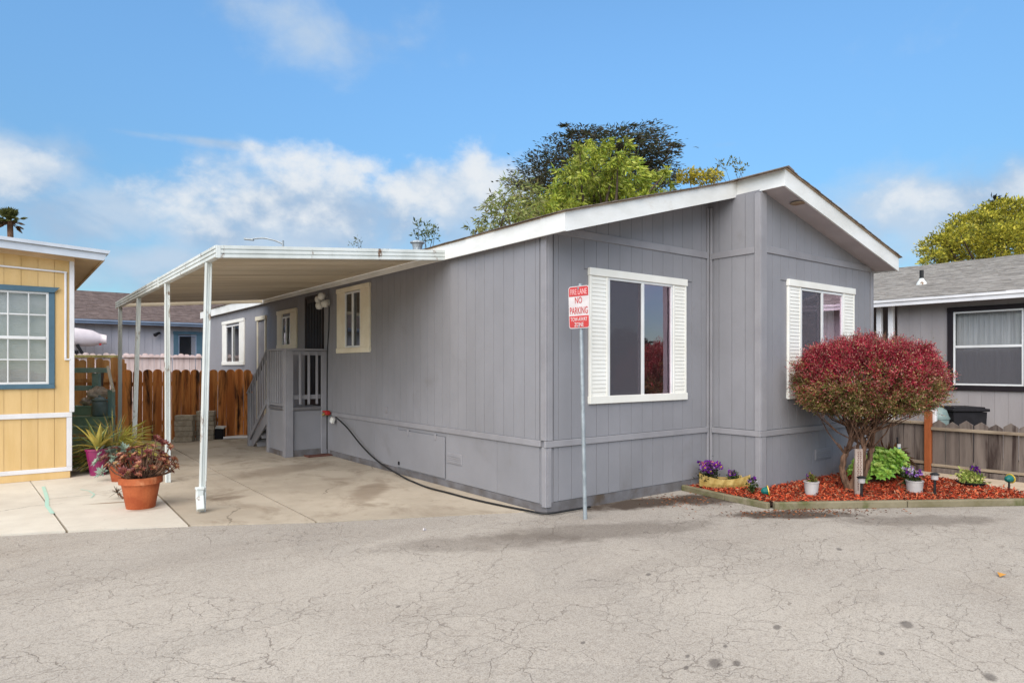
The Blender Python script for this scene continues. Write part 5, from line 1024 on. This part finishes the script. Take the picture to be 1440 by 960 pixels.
# ornamental yellow grass, the green shrub, spiky seedling
def tuft(name, label, cat, x, y, n_, L0, L1, cols, wid, spread, z=0.0, lean=(0, 0, 0)):
    t = thing(name, label, cat, (x, y, z)); P, D, Ls = [], [], []
    V = []; m_c = []
    n_seg = 3; a_ = rng.uniform(0, 6.28, n_); sp_ = rng.random(n_)**.7*spread; L = rng.uniform(L0, L1, n_); base = np.stack([np.cos(a_)*.04, np.sin(a_)*.04, np.zeros(n_)], 1)+np.array(wloc(t)); d = np.stack([np.cos(a_)*np.sin(sp_)+lean[0], np.sin(a_)*np.sin(sp_)+lean[1], np.cos(sp_)+lean[2]], 1); cc = pick(cols, n_, .2); P, D, Ls, C2 = [], [], [], []
    for s_ in range(n_seg): P.append(base.copy()); D.append(d.copy()); Ls.append(L/n_seg*1.35); C2.append(cc); base = base+d*(L/n_seg)[:, None]; d = d+np.array([0, 0, -.45])*(s_+.6); d /= np.linalg.norm(d, axis=1)[:, None]
    leaves('foliage', np.concatenate(P), np.concatenate(D), np.concatenate(Ls), wid, np.concatenate(C2), t); return t
q = G(163, 664); gt = tuft('ornamental_grass', 'yellow green tufted grass to the right of the magenta pot', 'grass plant', q.x+.03, q.y+.40, 620, .42, .80, [S(222,206,104,.85), S(196,188,88,.85), S(170,170,84,.8), S(212,180,110,.8)], .012, 1.15, .12)
q = G(118, 668); gs = tuft('leafy_shrub', 'low dull green shrub between the yellow house corner and magenta pot', 'shrub', q.x+.22, q.y+.30, 420, .25, .5, [S(140,150,86,.8), S(116,128,74,.8), S(170,160,100,.8), S(150,114,80,.8)], .025, 1.0)
m = MB()
for i in range(14): a_ = random.uniform(0, 6.28); m.tube([wloc(gs), wloc(gs)+Vector((math.cos(a_)*.15, math.sin(a_)*.15, .4))], [.008, .004], 5)
m.build('stem', 'bark', gs)
q = G(166, 703); spk = thing('spiky_plant', 'small dark spiky plant on the pale concrete left of the large terracotta pot', 'plant', (q.x, q.y+.1, 0)); m = MB(); ps_ = wloc(spk)
MT['spike'] = mat('dull_spike', S(96,90,74,.7), S(120,80,66,.7), 14, rough=.6, bump=0)
m.tube([ps_+RT*.08, ps_+RT*.02+UP*.07], .012, 6); m.build('stem', 'bark', spk)
for i in range(18): a_ = i*2.4; el_ = R(random.uniform(-25, 60)); m = MB(); strap(m, ps_+UP*.08, (math.cos(a_)*math.cos(el_), math.sin(a_)*math.cos(el_), math.sin(el_)), random.uniform(.09, .15), .008, .3, 4); m.build('leaf_blade', 'spike', spk)
# bright green rosettes in the bed
q = G(1243, 684); ae = thing('succulent_clump', 'bright green clump of leafy rosettes behind the red shrub trunk', 'succulent', (q.x, q.y+.1, 0.02)); bl = wloc(ae)
ra_ = [rosette_mesh('rosette', 26, .125, (S(216,232,120,.9), S(140,190,76,.85)), .58, .42), rosette_mesh('rosette', 24, .115, (S(196,222,104,.9), S(120,176,70,.85)), .56, .4), rosette_mesh('rosette', 26, .13, (S(222,232,136,.9), S(156,196,84,.85)), .58, .38)]
m = MB()
for i in range(78):
    a_ = random.uniform(0, 6.28); rr = random.random()**.5; e = bl+RT*(math.cos(a_)*rr*.33)+FW*(math.sin(a_)*rr*.24)+UP*(.06+(.36+.08*math.cos(a_))*math.sqrt(max(0, 1-rr**2.2))*random.uniform(.72, 1.05)); v = (e-bl-UP*.1)+Vector((random.uniform(-.1, .1), random.uniform(-.1, .1), .12))-FW*.10
    link('rosette', random.choice(ra_), ae, e, tilt(v, i), (random.uniform(.75, 1.1),)*3); m.tube([bl+(e-bl)*.25, e], .012, 5, caps=False)
for px_, py_ in ((1262, 638), (1258, 650), (1268, 644), (1254, 640), (1270, 655), (1262, 662)):
    e = PD(px_, py_, 8.95); link('rosette', ra_[0], ae, e, tilt((-.3, -.7, .8), px_), (.95,)*3)
m.build('stem', 'bark', ae)
q = PD(1248, 640, 9.5); rs = tuft('bronze_shrub', 'low bronze red shrub behind the bright green rosettes', 'shrub', q.x, q.y, 380, .18, .34, [S(120,72,44,.6), S(90,50,36,.6), S(160,110,60,.6), S(104,84,46,.6)], .03, 1.25, .22)
m = MB(); m.tube([(q.x, q.y, 0), (q.x, q.y, .3)], .02, 6); m.build('stem', 'bark', rs)
q = PD(1264, 632, 9.35); bt_ = thing('plant_tag', 'small blue and white plant tag on a black stake behind the green rosettes', 'tag', (q.x, q.y, 0)); m = MB(); m.obox(q, (.045, .012, .14), (0, 0, -ALPHA), .003); m.build('tag_face', 'bluelabel', bt_); m = MB(); m.obox(q+UP*.055-FW*.003, (.047, .013, .05), (0, 0, -ALPHA), .002); m.build('white_stripe', 'whiteplastic', bt_); m = MB(); m.tube([(q.x, q.y, 0), (q.x+.02, q.y+.03, .62)], .012, 6); m.build('stake', 'black', bt_)
# flowers
def flowers(root, c, n_, rx, ry, h, cols, eye, size=.028, green=220, gcols=None, hh=.09):
    gc = gcols or [S(72,92,48,.6), S(58,80,40,.6), S(96,110,56,.6)]; c = np.array(c)
    u = rng.normal(size=(green, 3))*np.array([rx*.5, ry*.5, h*.28])+np.array([0, 0, h*.38]); u[:, 2] = np.abs(u[:, 2])
    leaves('foliage', c+u, sph(green)+np.array([0, 0, .5]), rng.uniform(.03, .055, green), .018, pick(gc, green, .2), root)
    P, D, C2 = [], [], []
    for i in range(n_):
        b_ = c+np.array([random.uniform(-rx, rx), random.uniform(-ry, ry), h*random.uniform(.55, 1.05)]); fd = np.array([-.45, -.8, .45])+rng.normal(size=3)*.3; fd /= np.linalg.norm(fd); a1 = np.cross(fd, [0, 0, 1]); a1 /= np.linalg.norm(a1); a2 = np.cross(fd, a1); col = np.array(cols[i % len(cols)])
        for k in range(5): an = k*1.2566; P.append(b_); D.append(a1*math.cos(an)+a2*math.sin(an)+fd*.25); C2.append(col*random.uniform(.85, 1.15))
        for k in range(3): an = k*2.094; P.append(b_+fd*.004); D.append((a1*math.cos(an)+a2*math.sin(an)+fd*.6)*1.0); C2.append(np.array(eye))
    L = np.where(np.arange(len(P)) % 8 < 5, size, size*.4); leaves('flower', np.array(P), np.array(D), L, L*1.1, np.array(C2), root, 'petal')
pur, pur2, lil, wht, yel, pnk = S(128,44,160,.8), S(92,30,128,.8), S(176,130,206,.85), S(226,216,232,.85), S(226,190,60,.9), S(206,120,150,.85)
# gold trough shaped like a small boat
ca_, cb_ = G(987, 690), G(1059, 692.5); tr = thing('trough_planter', 'gold boat shaped trough of purple flowers at the house step', 'planter', ((ca_.x+cb_.x)/2, (ca_.y+cb_.y)/2, 0.03)); m = MB(); nS = 16
ax = (cb_-ca_).normalized(); sdv = Vector((-ax.y, ax.x, 0)); V = []; off_ = FW*.12
for i in range(nS+1):
    t = i/nS; u_ = 2*t-1; c_ = ca_.lerp(cb_, t)+off_; w_ = .105*(1-.55*abs(u_)**2.2); top = .155+.065*abs(u_)**1.8; rock_ = .03+.02*abs(u_)**3; wob = .008*math.sin(i*2.1)
    ring = [(-w_*.75, rock_), (-w_-wob, top*.55), (-w_*1.1, top), (-w_*1.1+.015, top), (-w_*.9, top*.6), (0, .06), (w_*.9, top*.6), (w_*1.1-.015, top), (w_*1.1, top), (w_+wob, top*.55), (w_*.75, rock_)]
    V += [c_+sdv*a_+UP*z_ for a_, z_ in ring]
k = 11; m.add(V, [(i*k+j, i*k+(j+1) % k, (i+1)*k+(j+1) % k, (i+1)*k+j) for i in range(nS) for j in range(k)]+[tuple(range(k)), tuple(reversed(range(nS*k, nS*k+k)))]); m.build('trough', 'gold', tr)
m = MB(); c_ = (ca_+cb_)/2+off_; m.obox(c_+UP*.12, (.52, .13, .03), (0, 0, math.atan2(ax.y, ax.x)), .01); m.build('soil', 'soil', tr)
flowers(tr, ca_.lerp(cb_, .20)+off_+UP*.13, 34, .14, .10, .22, [pur, pur2, pur, pnk, lil, pur], yel, .044, 380, [S(50,62,40,.55), S(40,50,34,.55), S(76,88,48,.6)])
flowers(tr, ca_.lerp(cb_, .68)+off_+UP*.13, 5, .07, .06, .12, [pur, pur2], yel, .034, 150)
q = G(1063, 699); f1 = thing('pansy_clump', 'small lilac and white pansy clump at the front corner of the bed', 'flowers', (q.x, q.y+.05, .03)); flowers(f1, wloc(f1), 8, .06, .05, .20, [lil, wht, lil, pur], pur2, .03, 200)
q = PD(1275, 668, 8.7); q.z = .05; f2 = thing('pansy_clump', 'white pansy clump at the right foot of the green rosettes', 'flowers', q); flowers(f2, q, 9, .06, .05, .26, [wht, wht, lil, wht], yel, .034, 220)
q = G(1150, 703); b1 = potted('bucket_planter', 'plain white bucket planter left of the red shrub trunk', 'planter', q.x, q.y+.08, .066, .088, .20, 'potgrey', .012, .004, z=.02); flowers(b1, wloc(b1)+UP*.18, 3, .05, .05, .10, [pur2, pnk], yel, .02, 220, [S(120,140,60,.6), S(150,140,70,.6), S(130,96,60,.6)])
q = G(1296, 697); b2 = potted('flower_pot', 'pale grey pot of lilac pansies right of the green rosettes', 'planter', q.x, q.y+.08, .085, .10, .165, 'potgrey', .012, .004, z=.02); flowers(b2, wloc(b2)+UP*.15, 12, .09, .07, .13, [lil, wht, pur, lil], pur2, .032, 160)
q = G(1378, 690); b3 = thing('bowl_planter', 'shallow black bowl of yellow green leaves and one purple bloom', 'planter', (q.x, q.y+.1, .02)); m = MB(); m.lathe([(0, .0), (.12, .0), (.165, .07), (.18, .085), (.165, .09), (.15, .07), (0, .06)], wloc(b3), 28, 1.05, .95); m.build('bowl', 'blackplastic', b3)
gq = rng.normal(size=(420, 3))*np.array([.075, .06, .04])+np.array([0, 0, .13]); leaves('foliage', np.array(wloc(b3))+gq, sph(420)+np.array([0, 0, .6]), rng.uniform(.05, .085, 420), .03, pick([S(196,206,110,.8), S(170,188,92,.8), S(212,210,126,.8), S(140,160,76,.75)], 420, .2), b3)
flowers(b3, wloc(b3)+RT*.05+UP*.10, 7, .05, .04, .17, [pur2, pur, pur2], yel, .05, 70)
# marker stake, path lights, spot lights
q = G(1207.5, 699); stk = thing('marker_stake', 'tall weathered pinkish wooden stake standing in front of the shrub trunk', 'stake', (q.x, q.y, 0)); m = MB(); m.obox((q.x, q.y, .30), (.098, .03, .60), (0, 0, -ALPHA+.1), .005); m.build('board', 'stake', stk)
rs_ = Matrix.Rotation(-ALPHA+.1, 3, 'Z'); m = MB()
for i in range(21):
    for j in (-1, 1): m.obox(Vector((q.x, q.y, 0))+rs_ @ Vector((j*.016+.004*math.sin(i*3), -.0165, .10+i*.023)), (.012, .004, .012), rs_)
m.build('carved_marks', 'redmat', stk)
def pathlight(x, y, h, label):
    t = thing('path_light', label, 'garden light', (x, y, .02), 'solar path lights in the mulch bed'); w_ = wloc(t)
    m = MB(); m.tube([w_-UP*.05, w_+UP*(h-.09)], .016, 8); m.build('stake', 'black', t); m = MB(); m.lathe([(.03, h-.09), (.038, h-.085), (.042, h-.025), (.036, h-.02)], w_, 14); m.build('lens', 'potgrey', t); m = MB(); m.lathe([(0, h), (.03, h-.004), (.055, h-.018), (.054, h-.026), (0, h-.026)], w_, 16); m.build('cap', 'black', t)
q = G(1205.5, 702); pathlight(q.x-.02, q.y-.06, .28, 'black solar path light in front of the pinkish stake'); q = G(1317, 701); pathlight(q.x, q.y+.02, .30, 'black solar path light right of the pale grey pansy pot')
def spot(x, y, h, az_, label):
    t = thing('spot_light', label, 'garden light', (x, y, .02), 'green solar spot lights at the ends of the bed'); w_ = wloc(t); m = MB(); m.tube([w_-UP*.05, w_+UP*h], .012, 8); m.build('stake', 'black', t)
    d_ = Vector((math.cos(az_), math.sin(az_), .18)).normalized(); c_ = w_+UP*(h+.02); m = MB(); m.tube([c_-d_*.055, c_-d_*.03, c_+d_*.02], [.02, .04, .05], 14); hd2 = m.build('lamp_head', 'greenplastic', t)
    m = MB(); m.tube([c_+d_*.021, c_+d_*.03], [.062, .062], 18); m.build('lens', 'yellowlens', hd2)
q = G(1077, 705); spot(q.x, q.y, .09, -.9, 'green spot light with yellow lens at the left corner of the mulch bed'); q = G(1419, 694); spot(q.x, q.y, .15, -.4, 'green spot light with yellow lens at the right end of the mulch bed')
q = G(1409, 808); lf = MB(); lf.add([(q.x-.05, q.y, -.004), (q.x, q.y-.03, .012), (q.x+.05, q.y+.01, .0), (q.x+.01, q.y+.035, .014), (q.x-.02, q.y+.02, .01)], [(0, 1, 3, 4), (1, 2, 3)]); props(lf.build('fallen_leaf', 'dryleaf', None, loc=(q.x, q.y, 0)), 'single dry yellow leaf lying on the asphalt at the right', 'leaf')
q = G(597, 744); lf = MB(); lf.obox((q.x, q.y, .0), (.05, .012, .02), (0, .3, .5), .002); props(lf.build('paper_scrap', 'signwhite', None, loc=(q.x, q.y, 0)), 'tiny white paper scrap on the asphalt in front of the driveway', 'litter')
# ------------------------------------------------------------------ trees
def clump_tree(name, label, base, clumps, D, n_per, L, Wd, cols, mats_bark='barkdark', droop=0.0, up_bias=.3, flat_=1.0, depth=2.0, trunk_r=.25, shell=.0, group=None, var=.2, cat='tree', light_top=None, limbs=True, cluster=0, cvec=(.125, .125, .125), dz=1.0):
    """clumps: (px, py, rx px, ry px) measured in the photo at distance D, spread in depth"""
    b = Vector(base); t = thing(name, label, cat, b, group); P, Dv, C2 = [], [], []; ends = []
    for (px_, py_, rx, ry) in clumps:
        dd = D+random.uniform(-depth, depth); c = PD(px_, py_, dd); k = dd/FOC; n_ = int(n_per*(rx*ry)/900.0)+4; u = sph(n_)
        rad = (rng.random(n_)**(1/3))*(1-shell)+shell; ry_ = ry*k*flat_
        if cluster:
            nc = max(2, n_//cluster); uc = sph(nc)*(((rng.random(nc)**(1/3))*(1-shell)+shell)[:, None]); ii = rng.integers(0, nc, n_); u = uc[ii]+rng.normal(size=(n_, 3))*np.array(cvec); rad = np.ones(n_)
        tn = np.ones(n_) if not cluster else rng.uniform(.62, 1.2, nc)[ii]
        p = (u*rad[:, None])*np.array([rx*k, min(rx*k, depth+.5), ry_]); p = np.stack([p[:, 0]*RT.x+p[:, 1]*FW.x, p[:, 0]*RT.y+p[:, 1]*FW.y, p[:, 2]], 1)+np.array(c)
        d = u*np.array([1, 1, .6])+rng.normal(size=(n_, 3))*.5+np.array([0, 0, up_bias-droop]); d = d*np.array([1, 1, dz]); P.append(p); Dv.append(d); C2.append(pick(cols, n_, var)*tn[:, None]); ends.append(c)
    P, Dv, C2 = np.concatenate(P), np.concatenate(Dv), np.concatenate(C2); n_ = len(P)
    leaves('crown', P, Dv, L*rng.uniform(.7, 1.4, n_), Wd*rng.uniform(.7, 1.3, n_), C2, t, stuff=False)
    m = MB(); cz = min(e.z for e in ends); ctr = sum(ends, Vector())/len(ends); fork = Vector((b.x, b.y, b.z)).lerp(Vector((ctr.x, ctr.y, max(2.0, cz-1.0))), .9); m.tube(smooth([b, b.lerp(fork, .5)+Vector((.15, .1, 0)), fork], 4), [trunk_r*(1-.5*i/8) for i in range(9)], 10)
    for e in ends:
        md = fork.lerp(e, .55)+Vector((random.uniform(-.3, .3), random.uniform(-.3, .3), random.uniform(-.2, .3))); m.tube(smooth([fork, md, e], 4), [trunk_r*.38*(1-.9*i/8) for i in range(9)], 6, caps=False)
    m.build('trunk', mats_bark, t, smooth=True); return t
# bright feathery tree
cl = [(848,206,16,16),(826,222,20,18),(868,222,20,18),(806,250,26,22),(842,246,34,28),(882,246,26,24),(780,278,28,20),(815,284,44,30),(862,280,48,32),(902,268,28,22),(930,262,16,16),(926,286,28,18),(762,302,36,20),(795,310,50,26),(845,312,50,26),(728,304,24,16),(890,300,40,24),(955,280,16,14),(836,198,8,8),(880,206,8,10),(815,206,8,9),(940,240,7,9)]
b = PD(840, 515, 24); clump_tree('feathery_tree', 'bright yellow green feathery tree rising behind the grey roof', (b.x, b.y, 0), cl, 24, 900, .22, .06, [S(196,204,84,.8), S(170,186,74,.8), S(208,212,112,.8), S(140,164,66,.75), S(186,192,70,.8)], droop=.75, depth=1.6, cluster=26)
cl = [(700,282,24,22),(722,268,20,20),(745,276,22,22),(690,302,20,18),(712,300,28,22),(738,300,26,20),(676,312,12,12),(665,322,14,8)]
b = PD(715, 515, 21); clump_tree('slender_tree', 'thin olive green drooping tree left of the bright feathery tree', (b.x, b.y, 0), cl, 21, 420, .20, .045, [S(170,180,100,.75), S(140,156,84,.75), S(190,192,126,.75), S(146,138,84,.7)], droop=.7, depth=1.2, trunk_r=.12, cluster=12)
# dark layered cypress: flat sprays on level limbs
dt_c = [(770,226,40,13),(795,205,30,12),(830,196,34,15),(812,186,14,9),(868,196,34,13),(905,190,34,11),(930,206,24,10),(896,214,44,14),(850,220,52,18),(800,232,46,16),(752,250,26,11),(782,262,50,16),(742,262,24,9),(775,284,42,16),(820,255,60,20),(880,240,50,18),(925,232,28,12),(940,248,16,12),(905,262,40,18),(860,276,60,22),(985,292,34,10),(760,300,30,14),(962,296,20,8),(735,285,12,6),(800,178,8,5),(884,180,9,6),(950,204,9,5)]
b = PD(845, 515, 46); ct = clump_tree('cypress_tree', 'dark brown green layered cypress behind the bright feathery tree', (b.x, b.y, 0), dt_c, 46, 1500, .34, .085, [S(88,90,66,.62), S(70,76,56,.62), S(104,100,74,.62), S(82,92,62,.62), S(98,82,64,.6)], 'barkdark', droop=.0, up_bias=.15, depth=3.5, trunk_r=.6, cluster=30, cvec=(.30, .2, .05), dz=.35)
cl = [(1040,238,6,14),(1030,228,6,8),(1012,228,4,5),(1020,236,5,6),(1048,236,4,5),(1008,236,3,3),(1000,246,5,6)]
b = PD(1030, 515, 22); clump_tree('sapling', 'sparse olive sapling tips showing above the roof near the gable peak', (b.x, b.y, 0), cl, 22, 330, .13, .05, [S(140,140,80,.55), S(116,124,66,.55), S(170,160,90,.55)], depth=.3, trunk_r=.06, up_bias=.8)
cl = [(990,250,20,10),(968,248,16,9),(1003,248,12,7)]
b = PD(985, 515, 26); clump_tree('golden_shrub', 'golden green treetop just left of the gable peak', (b.x, b.y, 0), cl, 26, 1500, .16, .07, [S(206,188,62,.75), S(186,168,56,.75), S(140,134,62,.7)], depth=.8, trunk_r=.1)
cl = [(600,322,14,9),(588,314,7,5),(608,334,10,8),(596,332,10,7),(612,322,6,6),(583,330,4,4)]
b = PD(600, 515, 23); clump_tree('sapling', 'small leafy treetop beside the roof vent pipe', (b.x, b.y, 0), cl, 23, 420, .14, .055, [S(120,136,90,.55), S(150,160,110,.55), S(100,116,74,.55)], depth=.5, trunk_r=.06)
cl = [(503,338,7,6),(498,344,8,4),(507,344,5,4)]
b = PD(502, 515, 30); clump_tree('sapling', 'tiny faint treetop just above the middle of the carport roof', (b.x, b.y, 0), cl, 30, 260, .16, .05, [S(140,150,130,.6), S(120,130,110,.6)], depth=.4, trunk_r=.05)
# rounded tree at the right
cl = [(1400,318,52,30),(1370,330,40,28),(1345,342,36,24),(1322,352,28,18),(1430,306,46,24),(1460,316,50,34),(1395,346,60,30),(1440,345,60,34),(1500,330,60,40),(1310,362,16,12),(1418,296,30,14),(1380,312,22,14),(1350,328,16,12),(1330,340,14,10)]
b = PD(1410, 515, 34); clump_tree('rounded_tree', 'dense rounded yellow olive tree beyond the neighbouring grey roof', (b.x, b.y, 0), cl, 34, 2100, .16, .075, [S(206,196,72,.86), S(186,182,64,.86), S(218,204,84,.86), S(156,156,60,.8), S(124,128,56,.78)], depth=2.2, shell=.55, trunk_r=.35, cluster=20)
cl = [(1408,284,10,4),(1398,281,6,3),(1420,288,8,4)]
b = PD(1410, 515, 60); clump_tree('cypress_tree', 'dark cypress tip poking above the rounded yellow olive tree', (b.x, b.y, 0), cl, 60, 700, .5, .18, [S(66,66,54,.5), S(54,52,44,.5)], depth=.8, trunk_r=.4)
b = PD(1248, 372, 40); cl = [(1249, 365, 3, 4), (1253, 362, 3, 2)]; clump_tree('sapling', 'tiny dark twig tip at the right end of the grey eave', (b.x, b.y, 0), cl, 40, 700, .25, .06, [S(76,76,74,.5)], depth=.2, trunk_r=.04)
# fan palm
b = PD(14, 515, 60); top = PD(14, 311, 60); pt_ = thing('palm_tree', 'fan palm rising beyond the yellow house roof', 'tree', (b.x, b.y, 0)); m = MB(); m.tube([Vector((b.x, b.y, 0)), Vector((b.x+.2, b.y, 7)), top], [.35, .26, .24], 10); m.build('trunk', 'bark', pt_)
P, Dv, Ls, C2 = [], [], [], []
for i in range(46):
    a_ = random.uniform(0, 6.28); el_ = R(random.uniform(-55, 85)); dv = np.array([math.cos(a_)*math.cos(el_), math.sin(a_)*math.cos(el_), math.sin(el_)]); L = random.uniform(.75, 1.1); hub = np.array(top)+dv*L*.75; a1 = np.cross(dv, [0, 0, 1]); a1 /= np.linalg.norm(a1)
    col = np.array(S(120,124,70,.55)) if el_ > -.2 else np.array(S(136,104,74,.5)); P.append(np.array(top)); Dv.append(dv); Ls.append(L*.8); C2.append(col*.8)
    for k in range(9): an = R(-70+17.5*k); P.append(hub); Dv.append(dv*math.cos(an)+a1*math.sin(an)); Ls.append(.62); C2.append(col*random.uniform(.8, 1.2))
leaves('frond', np.array(P), np.array(Dv), np.array(Ls), .17, np.array(C2), pt_, stuff=False)
